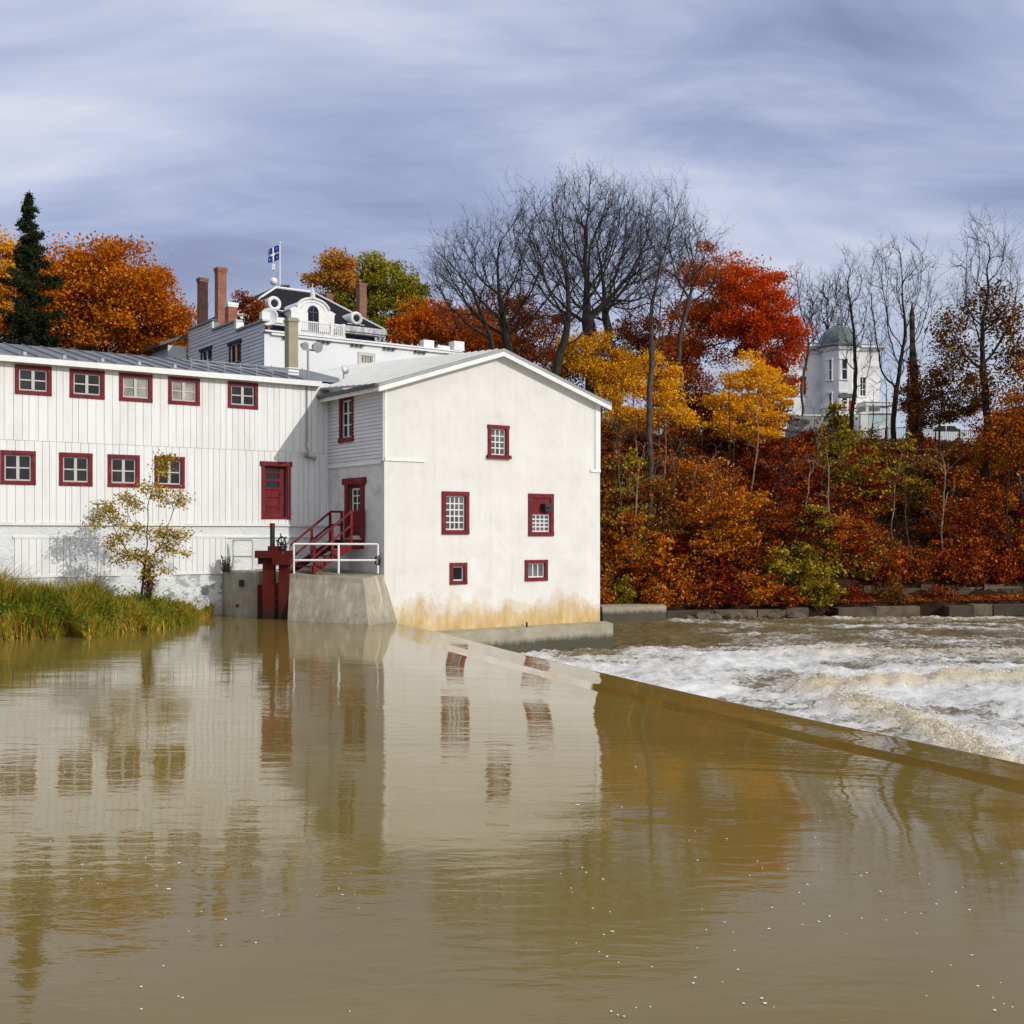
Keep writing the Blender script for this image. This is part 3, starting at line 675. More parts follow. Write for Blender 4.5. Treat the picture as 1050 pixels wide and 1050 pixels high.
mb = MB(); sdp.box(mb, a+.1, a+.16, gz0, gz1, -.112, -.08); sdp.box(mb, b-.16, b-.1, gz0, gz1, -.112, -.08); sdp.box(mb, a+.16, b-.16, gz0, gz0+.06, -.112, -.08); sdp.box(mb, a+.16, b-.16, gz1-.06, gz1, -.112, -.08)
m_ = (a+b)/2; sdp.box(mb, m_-.022, m_+.022, gz0+.06, gz1-.06, -.110, -.085)
for q in (.36, .68): z = gz0+(gz1-gz0)*q; sdp.box(mb, a+.16, b-.16, z-.02, z+.02, -.108, -.087)
mb.build('bars', M['sashw'], d)
# plinth
ptop = fy(600, 638.5, 0)[1]; mb = MB()
mb.add([(.2, -.42, -2.6), (GW+.32, -.42, -2.6), (GW+.32, 2, -2.6), (.2, 2, -2.6), (.2, -.42, ptop-.05), (GW+.32, -.42, ptop-.05), (GW+.32, 2, ptop-.05), (.2, 2, ptop-.05),
        (.2, -.003, ptop+.02), (GW+.28, -.003, ptop+.02)], [(3, 2, 1, 0), (0, 1, 5, 4), (1, 2, 6, 5), (0, 4, 7, 3), (4, 5, 9, 8), (5, 6, 7, 8, 9)][:5])
mb.build('plinth', M['plinth'], mill, fix=False)
mb = MB(); uu = fy(537, 645, 0)[0]; mb.tube((uu, -.2, ptop-.05), (uu, -.2, ptop+.17), .035); mb.build('pipe_stub', M['iron'], mill)
# roof: two metal slopes rising a little towards the back, rake boards, gutter
ZB = fy(391, 373.5, 9.0)[1]; ov = .28
def zr(x, y):                                    # roof surface height
    rz = RZ0+.10+(ZB-RZ0)*(y/9.0)
    if x <= ridge_x: return rz+(EZ+.06-(RZ0+.10))*(ridge_x-x)/ridge_x
    return rz+(EZR+.06-(RZ0+.10))*(x-ridge_x)/(GW-ridge_x)
xl, xr = -.38, GW+.34
mb = MB()
mb.slab((xl, -ov, zr(xl, -ov)), (ridge_x, -ov, zr(ridge_x, -ov)), (ridge_x, 13, zr(ridge_x, 13)), (xl, 13, zr(xl, 13)), .07)
mb.slab((ridge_x, -ov, zr(ridge_x, -ov)), (xr, -ov, zr(xr, -ov)), (xr, 13, zr(xr, 13)), (ridge_x, 13, zr(ridge_x, 13)), .07)
for i in range(28):
    y = .1+i*.46
    if y > 12.6: break
    mb.add([(xl, y-.02, zr(xl, y)), (ridge_x, y-.02, zr(ridge_x, y)), (ridge_x, y+.02, zr(ridge_x, y)), (xl, y+.02, zr(xl, y)),
            (xl, y-.012, zr(xl, y)+.035), (ridge_x, y-.012, zr(ridge_x, y)+.035), (ridge_x, y+.012, zr(ridge_x, y)+.035), (xl, y+.012, zr(xl, y)+.035)],
           [(0, 1, 5, 4), (4, 5, 6, 7), (2, 3, 7, 6), (3, 0, 4, 7)])
mb.build('roof', M['metalroof'], mill)
mb = MB()
for a, b in ((xl, ridge_x), (ridge_x, xr)):
    mb.prism([(a, -ov-.035, zr(a, -ov)-.105), (b, -ov-.035, zr(b, -ov)-.105), (b, -ov-.035, zr(b, -ov)-.27), (a, -ov-.035, zr(a, -ov)-.27)], (0, .032, 0))
    mb.prism([(a+.02, -.006, zr(a, 0)-.09), (b, -.006, zr(b, 0)-.09), (b, -.006, zr(b, 0)-.20), (a+.02, -.006, zr(a, 0)-.20)], (0, -ov+.004, 0))
mb.build('rake_board', M['white'], mill)
mb = MB()
for a, b in ((xl, ridge_x), (ridge_x, xr)): mb.prism([(a, -ov-.045, zr(a, -ov)+.012), (b, -ov-.045, zr(b, -ov)+.012), (b, -ov-.045, zr(b, -ov)-.10), (a, -ov-.045, zr(a, -ov)-.10)], (0, .043, 0))
mb.build('drip_edge', M['metalroof'], mill)
mb = MB(); mb.box(xl-.02, xl+.0, -ov, SD+.15, zr(xl, 0)-.26, zr(xl, 0)-.03); mb.add([(xl, -ov+.03, zr(xl, 0)-.20), (0, -ov+.03, zr(xl, 0)-.16), (0, SD, zr(xl, 0)-.16), (xl, SD, zr(xl, 0)-.20)], [(0, 1, 2, 3)])
mb.build('eave_board', M['white'], mill)
mb = MB(); mb.box(xl-.14, xl-.02, -ov+.02, SD+.1, zr(xl, 0)-.12, zr(xl, 0)+.0); mb.build('gutter', M['gutter'], mill)

# ================================================================== the long boarded building
FY = SD; fp = Plane('y', FY); XL = -21.0
lb_ = thing('boarded_building', 'long white wooden building with vertical boards and two rows of small red framed windows', 'building', W(0, 0), ANG)
ETZ = 8.47; SB = 3.18; SEAM = 5.92
up = [(14.9, 52.7), (71, 107), (121.8, 156), (172, 204.5), (233.1, 264.1)]; lo = [(0, 36.4), (60.2, 94.6), (110, 143), (158, 189)]
ru = [fp.rect(a, b, 388, 400)[:2]+(7.41, 8.365) for a, b in up]; rl = [fp.rect(a, b, 470, 490)[:2]+(4.49, 5.585) for a, b in lo]
for q in (-13.45, -16.0, -18.4): ru.append((q-.55, q+.6, 7.41, 8.365)); rl.append((q-.15, q+.95, 4.49, 5.585))
rd2 = fp.rect(267.6, 297.4, 474, 532.5)
mb = MB(); wall(mb, fp, XL, -.002, -1.2, ETZ+.1, [hole(r, .1) for r in ru+rl]+[hole(rd2, .16)], depth=.2); 
mb.add([(XL, FY, -1.2), (XL, FY+9, -1.2), (XL, FY+9, ETZ), (XL, FY, ETZ)], [(0, 1, 2, 3)])
mb.build('wall', M['stone'], lb_, fix=False)
mb = MB(); hs = ru+rl+[rd2]
vboards(mb, fp, XL, -.005, SEAM+.006, ETZ, hs); n0 = len(mb.v)
vboards(mb, fp, XL, -.005, SB+.09, SEAM-.006, hs); mb.build('board_siding', M['boards'], lb_)
mb = MB(); fp.box(mb, XL, -.01, SB, SB+.085, 0, .075); 
x0_, x1_ = fp.uv(150, 537)[0], fp.uv(262, 537)[0]
fp.box(mb, fp.uv(230, 545)[0], -.3, SB-.42, SB-.36, 0, .06)
mb.build('ledge_board', M['white'], lb_)
for a, b in ((15, 83), (100, 122), (178, 233)):    # planked panels let into the foundation
    u0 = fp.uv(a, 560)[0]; u1 = fp.uv(b, 560)[0]; mb = MB()
    vboards(mb, fp, u0, u1, SB-1.62, SB-.42, [], .17, .24, .016, .03)
    fp.box(mb, u0-.06, u1+.06, SB-.42, SB-.34, 0, .045); fp.box(mb, u0-.06, u1+.06, SB-1.70, SB-1.62, 0, .045)
    mb.build('plank_panel', M['boards'], lb_)
gl = ['glass', 'glass', 'glassp', 'glassp', 'glass', 'glass', 'glass', 'glass']
for r, k in zip(ru, gl): window(lb_, fp, r, .125, 2, 2, 'red', 'sash', k, split=True, depth=.07, proud=.06, label='upper window with pale curtained panes' if k == 'glassp' else None)
for r in rl: window(lb_, fp, r, .125, 2, 2, 'red', 'sash', 'glass', split=True, depth=.07, proud=.06)
# freight door
u0, u1, v0, v1 = rd2; mb = MB(); cw = .13
fp.box(mb, u0, u0+cw, v0, v1-.14, -.02, .06); fp.box(mb, u1-cw, u1, v0, v1-.14, -.02, .075); fp.box(mb, u0-.05, u1+.05, v1-.14, v1+.02, -.02, .10); fp.box(mb, u0+cw, u1-cw, v0, v0+.1, -.05, .05)
d = mb.build('door', M['red'], lb_); d['label'] = 'dark red freight door high in the boarded wall'
a, b = u0+cw, u1-cw; h_ = v1-.14-v0-.1; z0 = v0+.1; dl = MB(); be = a+(b-a)*.80
fp.box(dl, a, a+.08, z0, z0+h_, -.15, -.09); fp.box(dl, be-.08, be, z0, z0+h_, -.15, -.09); fp.box(dl, be, b, z0, z0+h_, -.15, -.12)
rows = [(0, .08), (.08, .155), (.30, .345), (.52, .57), (.71, .745), (.87, .905), (.98, 1.0)]
for c0, c1 in [(0, .05), (.20, .225), (.385, .41), (.535, .58), (.70, .745), (.86, .89), (.965, 1)]: fp.box(dl, a+.08, be-.08, z0+h_*c0, z0+h_*c1, -.15, -.09)
fp.box(dl, a+.08, be-.08, z0, z0+h_*.54, -.15, -.12)
for i in range(8): fp.box(dl, a+.1, be-.1, z0+h_*(.06+i*.018), z0+h_*(.068+i*.018), -.12, -.112)
dl.build('leaf', M['red'], d)
pn = MB(); fp.box(pn, a+.08, be-.08, z0+h_*.58, z0+h_*.96, -.135, -.125); pn.build('pane', M['glass'], d)
hd = MB(); fp.box(hd, be-.05, be-.02, z0+h_*.42, z0+h_*.48, -.09, -.04); hd.build('handle', M['iron'], d)
# roof
RY0, RY1, RZ1 = FY-.30, 9.2, 9.76; RZe = ETZ+.13
def lz(y): return RZe+(RZ1-RZe)*(y-RY0)/(RY1-RY0)
mb = MB(); mb.slab((XL-.3, RY0, lz(RY0)), (-.42, RY0, lz(RY0)), (-.42, FY+.3, lz(FY+.3)), (XL-.3, FY+.3, lz(FY+.3)), .06)
mb.slab((XL-.3, FY+.3, lz(FY+.3)), (1.5, FY+.3, lz(FY+.3)), (1.5, RY1, RZ1), (XL-.3, RY1, RZ1), .06)
mb.slab((XL-.3, RY1, RZ1), (1.5, RY1, RZ1), (1.5, 13.8, 8.7), (XL-.3, 13.8, 8.7), .06)
x = XL
while x < -.6:
    mb.add([(x-.02, RY0, lz(RY0)), (x+.02, RY0, lz(RY0)), (x+.02, RY1, RZ1), (x-.02, RY1, RZ1), (x-.014, RY0, lz(RY0)+.045), (x+.014, RY0, lz(RY0)+.045), (x+.014, RY1, RZ1+.045), (x-.014, RY1, RZ1+.045)],
           [(0, 4, 7, 3), (4, 5, 6, 7), (5, 1, 2, 6), (0, 1, 5, 4)]); x += .62
mb.build('roof', M['darkroof'], lb_)
mb = MB(); mb.box(XL-.3, -.44, RY0-.03, RY0-.002, lz(RY0)-.20, lz(RY0)-.015); mb.box(XL-.3, -.44, RY0, FY-.0, ETZ-.06, ETZ+.02); mb.build('fascia_board', M['white'], lb_)
for y in (5.0,):                                  # snow rails near the eave
    mb = MB()
    for dz, dy in ((.16, 0), (.30, .05)): mb.tube((fy(196, 370, y)[0], y+dy, lz(y)+dz), (-.6, y+dy, lz(y)+dz), .022, 6)
    x = fy(196, 370, y)[0]
    while x < -.5: mb.tube((x, y-.05, lz(y)-.02), (x, y+.06, lz(y)+.36), .02, 6); x += .62
    mb.build('snow_rail', M['steel'], lb_)
mb = MB(); x = XL+.3
while x < -5: mb = MB(); mb.box(x-.05, x+.05, 4.5, 4.62, lz(4.5)-.02, lz(4.5)+.11); mb.build('snow_guard', M['steel'], lb_); x += 1.24
# cable conduit and little lamp on the wall
xc = fp.uv(314, 430)[0]; mb = MB(); mb.path([(xc, FY-.06, ETZ), (xc, FY-.06, 6.35)], .03); mb.path([(xc, FY-.06, 6.35), (xc-.04, FY-.07, 6.2), (xc+.03, FY-.1, 6.0), (xc+.02, FY-.07, 5.85)], .022)
mb.build('conduit', M['steel'], lb_)
mb = MB(); mb.tube((xc, FY-.04, 5.82), (xc, FY-.12, 5.78), .07); mb.tube((xc, FY-.12, 5.78), (xc-.25, FY-.3, 5.85), .05, 8, .09); mb.tube((xc, FY-.12, 5.78), (xc+.28, FY-.28, 5.72), .05, 8, .09); mb.build('wall_lamp', M['steel'], lb_)

# things on the roofs
xc0 = fy(294.5, 370, 6.0)[0]; xc1 = fy(307.5, 370, 6.0)[0]; zt = fy(301, 325.5, 6.0)[1]; w = (xc1-xc0)*.74
ch = thing('roof_flue', 'square beige rendered chimney on the grey roof of the long boarded building', 'chimney', W((xc0+xc1)/2, 6.2, lz(6)), ANG)
mb = MB(); mb.box(-w/2, w/2, -w/2, w/2, -.2+.28, zt-lz(6)-.16); mb.build('shaft', M['beige'], ch)
mb = MB(); mb.box(-w/2-.04, w/2+.04, -w/2-.04, w/2+.04, zt-lz(6)-.16, zt-lz(6)-.06); mb.box(-w/2-.01, w/2+.01, -w/2-.01, w/2+.01, zt-lz(6)-.06, zt-lz(6)); mb.build('cap', M['beige'], ch)
mb = MB(); mb.box(-w/2-.02, w/2+.02, -w/2-.02, w/2+.02, -.4, .28); mb.build('base', M['white'], ch)
xp, zp = fy(316, 353, 4.1); zb = lz(4.1)
fl_ = thing('floodlight_pole', 'thin pole with two round floodlights standing on the roof edge', 'floodlight', W(xp, 4.12, zb-.05), ANG)
mb = MB(); mb.tube((0, 0, 0), (0, 0, zp-zb-.1), .04, 8); mb.box(-.18, .25, -.03, .03, zp-zb-.18, zp-zb-.12); mb.build('pole', M['steel'], fl_)
for dx, s in ((-.20, 1), (.30, 1.35)):
    mb = MB(); mb.tube((dx, .10*s, zp-zb+.02), (dx+.02, -.12*s, zp-zb-.05), .07*s, 14, .15*s); mb.tube((dx+.02, -.12*s, zp-zb-.05), (dx+.022, -.135*s, zp-zb-.054), .155*s, 14); mb.build('lamp_head', M['steel'], fl_)
xd, zd = fy(352.5, 383, 5.2)
ds = thing('satellite_dish', 'small white satellite dish lying low in the roof valley', 'dish', W(xd, 5.2, zd-.12), ANG)
mb = MB(); mb.tube((0, 0, .25), (.02, -.08, .27), .10, 16, .20); mb.build('reflector', M['pipe'], ds, True)
mb = MB(); mb.tube((0, .0, -.12), (0, .0, .2), .025, 6); mb.tube((0, -.05, .1), (.02, -.3, .22), .012, 6); mb.build('bracket', M['steel'], ds)

# ================================================================== sluice: piers, gate, stairs, railings
def wz(px, py, Y): p = P(px, py, Y); return tuple(p)
ab = MB()
T1 = wz(297, 588, 39.50); F1 = (T1[0], T1[1], -3.2); Tm = wz(373, 598, 38.95); Fm = wz(378, 642, 38.2); Fm = (Fm[0], Fm[1], -3.2 if False else Fm[2])
A_ = W(-.03, .02, 0); T2 = (A_[0], A_[1], 1.50); F3 = W(.55, -.06, -.40); C_ = W(-.03, FY-.02, 1.62); L_ = W(-2.95, FY-.02, 1.62)
T1r = (T1[0]-.0, T1[1], 1.38); 
V = [T1, wz(371, 593.5, 39.0), T2, C_, L_, T1r, Tm, (Fm[0], Fm[1], -.16), F3, (T1[0]+.02, T1[1]-.50, -.16), (Fm[0]+.03, Fm[1]-.12, -3), (F3[0], F3[1], -3), (T1[0], T1[1]-.50, -3), (L_[0], L_[1], -3)]
def bil(q, n=10):
    q = [Vector(p) for p in q]; vs = []; fs = []
    for i in range(n+1):
        for j in range(n+1):
            u, v = i/n, j/n; vs.append(q[0]*(1-u)*(1-v)+q[1]*u*(1-v)+q[2]*u*v+q[3]*(1-u)*v)
    for i in range(n):
        for j in range(n): k = i*(n+1)+j; fs.append((k, k+n+1, k+n+2, k+1))
    ab.add(vs, fs)
ab.add(V, [(0, 1, 2, 3, 4), (1, 6, 2), (0, 4, 13, 12, 9, 5)])
for q in ((0, 5, 6, 1), (5, 9, 7, 6), (6, 7, 8, 2), (9, 12, 10, 7), (7, 10, 11, 8)): bil([V[i] for i in q])
tag(ab.build('concrete_abutment', M['concrete'], None, fix=False), 'large streaked concrete block with sloping end between red gate and mill corner', 'abutment')
pr = MB(); foot = [(226.5, 41.2), (232, 40.7), (241, 40.25), (254, 40.1), (266, 40.1), (271.5, 40.4), (272, 42.5), (226, 42.9)]
top = [((px-CX)/F*Y, Y) for px, Y in foot]; n = len(top)
ztop = 1.60
ring0 = [(x*1.0, y-.06, -2.5) for x, y in top]; ring1 = [(x, y, ztop-.05) for x, y in top]; ring2 = [(x*.999+(-8.9-x)*.02, y+(41.2-y)*.03, ztop) for x, y in top]
pr.add(ring0+ring1+ring2, [(i, (i+1) % n, n+(i+1) % n, n+i) for i in range(n)]+[(n+i, n+(i+1) % n, 2*n+(i+1) % n, 2*n+i) for i in range(n)]+[tuple(range(2*n, 3*n))])
pier = pr.build('concrete_pier', M['concrete2']); tag(pier, 'round fronted concrete pier left of the red sluice gate', 'pier')
mb = MB(); c = np.array(wz(248, 598, 40.08)); mb.box(c[0]-.09, c[0]+.07, c[1]-.05, c[1]+.03, c[2]-.12, c[2]+.12); mb.build('bracket', M['iron'], pier)
mb = MB(); c = np.array(wz(243, 621, 40.12)); mb.tube((c[0], c[1]-.02, c[2]), (c[0], c[1]+.1, c[2]), .05, 10); mb.build('drain_hole', M['iron'], pier)
# rubble at the foot of the wall left of the pier
# gate
GYp = 39.45; gx = lambda px: (px-CX)/F*GYp; gz = lambda py: H+(HY-py)/F*GYp
gate = thing('sluice_gate', 'worn dark red sluice gate standing in water between concrete pier and block', 'sluice gate', (gx(281), GYp, 0))
def gb(mb, px0, px1, py0, py1, y0, y1): return mb.box(gx(px0)-gx(281), gx(px1)-gx(281), y0, y1, gz(py1), gz(py0))
for a, b in ((270, 281.5), (286.5, 296.5)):
    mb = MB(); gb(mb, a, b, 578, 655, -.14, .22); mb.build('post', M['redworn'], gate)
mb = MB(); gb(mb, 263, 301, 564.5, 572, -.30, -.10); gb(mb, 265, 300, 569, 578.5, -.10, .18); gb(mb, 281, 300, 572, 579, -.34, -.10); gb(mb, 276, 290, 560, 565, -.25, .1); mb.build('crossbeam', M['redworn'], gate)
mb = MB(); gb(mb, 281.5, 286.5, 598, 656, -.02, .08); gb(mb, 296.5, 300.0, 585, 655, .05, .18); gb(mb, 263.5, 270, 600, 655, .05, .18)
for i in range(3): gb(mb, 281.5, 286.5, 604+i*9, 606+i*9, -.06, -.02)
mb.build('gate_board', M['redworn'], gate)
mb = MB(); mb.tube((gx(279.3)-gx(281), 0, gz(564)), (gx(279.3)-gx(281), 0, gz(539)), .085, 10); mb.build('stem', M['iron'], gate)
mb = MB(); mb.tube((gx(279.3)-gx(281), 0, gz(541)), (gx(279.3)-gx(281), 0, gz(536.5)), .092, 10); mb.build('stem_cap', M['red'], gate)
mb = MB(); c = Vector((gx(290.3)-gx(281), -.24, gz(557.5))); ax = Vector((-.72, -.70, .0)); R = .235
mb.torus(c, ax, R, .028, 28, 6); e1 = Vector((0, 0, 1)); e2 = ax.cross(e1).normalized()
for i in range(6):
    t = i*math.pi/3+.2; dd = e1*math.cos(t)+e2*math.sin(t); mb.tube(c, c+dd*(R+.10), .017, 6); mb.tube(c+dd*(R+.03), c+dd*(R+.12), .026, 6)
mb.tube(c-ax.normalized()*.06, c+ax.normalized()*.06, .06, 10); mb.tube(c-Vector((0, 0, 0)), (c.x+.1, c.y+.22, c.z-.1), .03, 6)
mb.tube((c.x+.08, c.y+.2, c.z-.35), (c.x+.08, c.y+.2, c.z-.02), .05, 8)
mb.build('hand_wheel', M['iron'], gate)
# railings
def rail(name, label, pts, zt_, zm, r, mat, group='white pipe railings', extra=None):
    base = Vector(pts[0]); t = thing(name, label, 'railing', base, 0, group)
    q = [Vector(p)-base for p in pts]
    for p in q: mb = MB(); mb.tube(p, p+Vector((0, 0, zt_)), r, 8); mb.build('post', M[mat], t)
    for z in ((zt_, zm) if zm else (zt_,)):
        mb = MB(); mb.path([p+Vector((0, 0, z)) for p in q], r*.95); mb.build('rail', M[mat], t)
    return t
pA = Vector(T1)+Vector((.12, .10, -.01)); pC = Vector(wz(387.5, 588, 40.1)); pB = pA.lerp(pC, .53)
rail('pipe_railing', 'white two-bar pipe railing along the edge of the streaked concrete block', [pA, pB, pC], 1.02, .46, .038, 'pipe')
q1 = Vector(wz(239, 583, 41.0)); q2 = Vector(wz(259, 583, 40.55)); q1.z = q2.z = ztop
rail('thin_railing', 'thin pale railing hoop on top of the round fronted pier', [q1, q2], 1.08, .5, .026, 'sash')
# stairs (building frame, running out from the side door)
stz = rd[2]-.06; pz = 1.58; y0s, y1s = rd[0]-.02, rd[1]+.12; nst = 6
st_ = thing('wooden_stairs', 'dark red wooden stairs with handrails leading up to the side door', 'stairs', W(0, 0), ANG)
land = .55; run = 1.45
def sx_(i): return -land - run*i/(nst-1)
rz_ = (stz-pz)/nst
mb = MB(); mb.box(-land-.02, -.05, y0s, y1s, stz-.06, stz); mb.build('landing', M['redworn'], st_)
for i in range(nst-1):
    mb = MB(); z = stz-(i+1)*rz_; mb.box(sx_(i)-run/(nst-1)-.04, sx_(i)-.0, y0s+.06, y1s-.06, z-.045, z); mb.build('tread', M['redworn'], st_)
for y in (y0s, y1s-.05):
    mb = MB(); mb.prism([(-.05, y, stz-.065), (-land, y, stz-.0), (-land-run-.1, y, pz+.18), (-land-run-.12, y, pz), (-land-run+.12, y, pz), (-land+.05, y, stz-.34), (-.05, y, stz-.34)], (0, .05, 0)); mb.build('stringer', M['red'], st_)
for y in (y0s-.04, y1s+.0):
    mb = MB(); posts = [-.10, -land-.02, -land-run*.52, -land-run]
    for x in posts:
        zb_ = stz if x > -land-.05 else stz-(stz-pz)*(-x-land)/run
        mb.box(x-.04, x+.04, y-.03, y+.05, zb_-.12, zb_+.98)
    for hgt in (.98, .50):
        def zz(x): return (stz if x > -land else stz-(stz-pz)*(-x-land)/run)+hgt
        for a, b in ((-.05, -land), (-land, -land-run-.12)):
            mb.prism([(a, y-.045, zz(a)), (b, y-.045, zz(b)), (b, y-.045, zz(b)+.075), (a, y-.045, zz(a)+.075)], (0, .09, 0))
    mb.build('handrail', M['red'], st_)
# hose reel-like coil on the side wall
cl = MB(); p0 = W(-.12, .25, 1.98); cl.torus((p0[0], p0[1], p0[2]), (CA, SA, 0), .17, .025, 22, 6); cl.torus((p0[0]-.03, p0[1]-.02, p0[2]-.03), (CA, SA, .1), .14, .022, 22, 6)
tag(cl.build('hose_coil', M['iron']), 'dark coil of hose hanging on the mill side wall by the railing', 'hose')

# ================================================================== clapboard house behind
HXc, HYc = 1.6, 14.0
hs_ = thing('clapboard_house', 'flat roofed house behind the long building, pale grey clapboard side and white front', 'house', W(0, 0), ANG)
hp = Plane('y', HYc); hq = Plane('x', HXc)
yb = fx(193.5, 345, HXc)[0]; zf = hp.uv(272, 338)[1]-.16; xr_ = hp.uv(472, 357)[0]
rv = hp.rect(367, 384.5, 361.5, 376.5); mb = MB()
wall(mb, hp, HXc, xr_, 2.0, zf, [hole(rv, .12)]); mb.add([(xr_, HYc, 2), (xr_, yb, 2), (xr_, yb, zf), (xr_, HYc, zf)], [(0, 1, 2, 3)]); mb.add([(HXc, yb, 2), (xr_, yb, 2), (xr_, yb, zf), (HXc, yb, zf)], [(0, 1, 2, 3)])
mb.build('front_wall', M['wwall'], hs_, fix=False)
window(hs_, hp, rv, .16, 6, 1, 'sash', 'sash', 'glassm', depth=.06, label='grey framed louvred vent window')
r1_ = hq.rect(206.5, 217.5, 356.5, 372); r2_ = hq.rect(235.5, 247.5, 350, 374)
segs = []
ya = fx(219, 335, HXc)[0]; yb2 = fx(243.5, 335, HXc)[0]
z1 = fx(206, 334, HXc)[1]; z2 = fx(231, 334.3, HXc)[1]; z3 = fx(257, 334.5, HXc)[1]
mb = MB(); wall(mb, hq, HYc, yb, 2.0, z3, [hole(r, .08) for r in (r1_, r2_)], w=-.02, depth=.2)
mb.add([hq.p(yb2, z3, -.02), hq.p(yb, z3, -.02), hq.p(yb, z2, -.02), hq.p(yb2, z2, -.02)], [(0, 1, 2, 3)]); mb.add([hq.p(ya, z2, -.02), hq.p(yb, z2, -.02), hq.p(yb, z1, -.02), hq.p(ya, z1, -.02)], [(0, 1, 2, 3)]); mb.build('side_wall', M['plaster'], hs_, fix=False)
mb = MB(); clap(mb, hq, HYc, yb, 4.0, z3, [r1_, r2_], .17, .03); clap(mb, hq, yb2, yb, z3, z2, [], .17, .03); clap(mb, hq, ya, yb, z2, z1, [], .17, .03); mb.build('clapboard', M['clap2'], hs_, fix=False)
for r in (r1_, r2_):
    window(hs_, hq, r, .11, 2, 1, 'hood', 'sashw', 'glass', depth=.08, head=.12, split=True)
mb = MB()
for a, b, z in ((yb, ya, z1), (ya, yb2, z2), (yb2, HYc-.05, z3)): mb.box(HXc-.10, HXc+.25, b, a, z, z+.09)
mb.build('coping', M['steel'], hs_)
mb = MB()
for y, z in ((ya, z2), (yb2, z3), (HYc+.12, z3)): mb = MB(); mb.box(HXc-.12, HXc+.26, y-.15, y+.15, z+.091, z+.42); mb.build('parapet_block', M['white'], hs_)
mb = MB(); mb.box(HXc+.3, xr_, HYc-.14, HYc-.01, zf-.06, zf+.06); mb.box(HXc-.05, xr_, HYc-.20, HYc+.3, zf+.061, zf+.13); mb.build('cornice', M['white'], hs_)
mb = MB(); x = HXc+.9
while x < xr_-.3:
    mb = MB()
    for k in range(3): mb.box(x+k*.24, x+k*.24+.17, HYc-.19, HYc-.02, zf-.16, zf-.063)
    mb.box(x, x+.65, HYc-.06, HYc-.021, zf-.15, zf-.07); mb.build('bracket', M['gutter'], hs_); x += 1.75
mb = MB(); mb.box(xr_-.5, xr_+.1, HYc-.22, HYc+.3, zf+.131, zf+.60); mb.box(hp.uv(441, 352)[0]-.3, hp.uv(441, 352)[0]+.3, HYc+.1, HYc+.5, zf+.131, zf+.55); mb.box(hp.uv(441, 352)[0]+.5, xr_-.6, HYc+.02, HYc+.2, zf+.131, zf+.34); mb.build('parapet_end', M['white'], hs_)
mb = MB(); mb.box(HXc+.2, xr_-.1, HYc+.3, yb-.1, zf-.9, zf-.5); mb.build('roof', M['gutter'], hs_)
mb = MB(); mb.box(HXc-1.0, HXc-.01, yb+.3, yb+3, 3, hq.uv(188, 352)[1]-.25); mb.build('annex', M['plaster'], hs_)
mb = MB(); zx = hq.uv(188, 349)[1]; mb.slab((HXc-1.5, yb+.1, zx-.35), (HXc-.02, yb+.1, zx+.25), (HXc-.02, yb+3.2, zx+.25), (HXc-1.5, yb+3.2, zx-.35), .16); mb.build('annex_roof', M['gutter'], hs_)
# its chimneys
def chimney(px0, px1, pyt, Y, zb, label, mat, cap=True, flare=False, white=False):
    p0 = P(px0, pyt, Y); p1 = P(px1, pyt, Y); w = (p1[0]-p0[0])/1.25; cxm = (p0[0]+p1[0])/2; h = p0[2]-zb
    t = thing('brick_chimney', label, 'chimney', (cxm, Y, zb), ANG, 'brick chimneys')
    mb = MB(); mb.box(-w/2, w/2, -w/2, w/2, 0, h-.22)
    if flare: mb.add([(-w*.75, -w*.75, 0), (w*.75, -w*.75, 0), (w*.75, w*.75, 0), (-w*.75, w*.75, 0), (-w*.502, -w*.502, h*.42), (w*.502, -w*.502, h*.42), (w*.502, w*.502, h*.42), (-w*.502, w*.502, h*.42)], [(0, 1, 5, 4), (1, 2, 6, 5), (2, 3, 7, 6), (3, 0, 4, 7)])
    mb.build('shaft', M[mat], t)
    mb = MB(); mb.box(-w*.56, w*.56, -w*.56, w*.56, h-.22, h-.12); mb.box(-w*.60, w*.60, -w*.60, w*.60, h-.12, h); mb.build('cap', M['pipe' if white else mat], t)
chimney(202.5, 213, 285.5, 60.0, 12.2, 'tall brown brick chimney, first from the left above the clapboard house', 'brickb', flare=True)
chimney(220.5, 232.0, 275, 59.0, 12.0, 'tallest slender red brick chimney above the clapboard house', 'brick', flare=True)
chimney(231, 243, 311, 57.0, 12.0, 'short thick red brick chimney with white cap beside the tall ones', 'brick', white=True)
chimney(365.5, 375.5, 291, 82.0, 14, 'tall reddish brown brick chimney right of the black slate roof', 'brickb')
chimney(332, 341, 302, 84.0, 15, 'low brick chimney barely showing behind the black roof ridge', 'brickb')
# dish on the roof corner
p = P(276.5, 326, 54.0); sd_ = thing('white_dish_antenna', 'round white dish antenna at the parapet corner of the clapboard house', 'dish antenna', (p[0], p[1], zf-.5), ANG)
mb = MB(); h0 = p[2]-zf+.5
for i in range(6): 
    r0 = .42*math.sin(i*.26); r1 = .42*math.sin((i+1)*.26)
prof = [(.02, 0), (.20, .02), (.34, .06), (.42, .13), (.44, .15), (.42, .16), (.33, .09), (.2, .05), (.02, .03)]
mb.lathe(prof, (0, 0, 0), 26); dish = mb.build('reflector', M['pipe'], sd_, True); dish.rotation_euler = (math.radians(78), 0, math.radians(-38)); dish.location = (0, 0, h0)
mb = MB(); mb.tube((0, .12, -.4), (0, .12, h0), .05, 8); mb.build('mast', M['steel'], sd_)

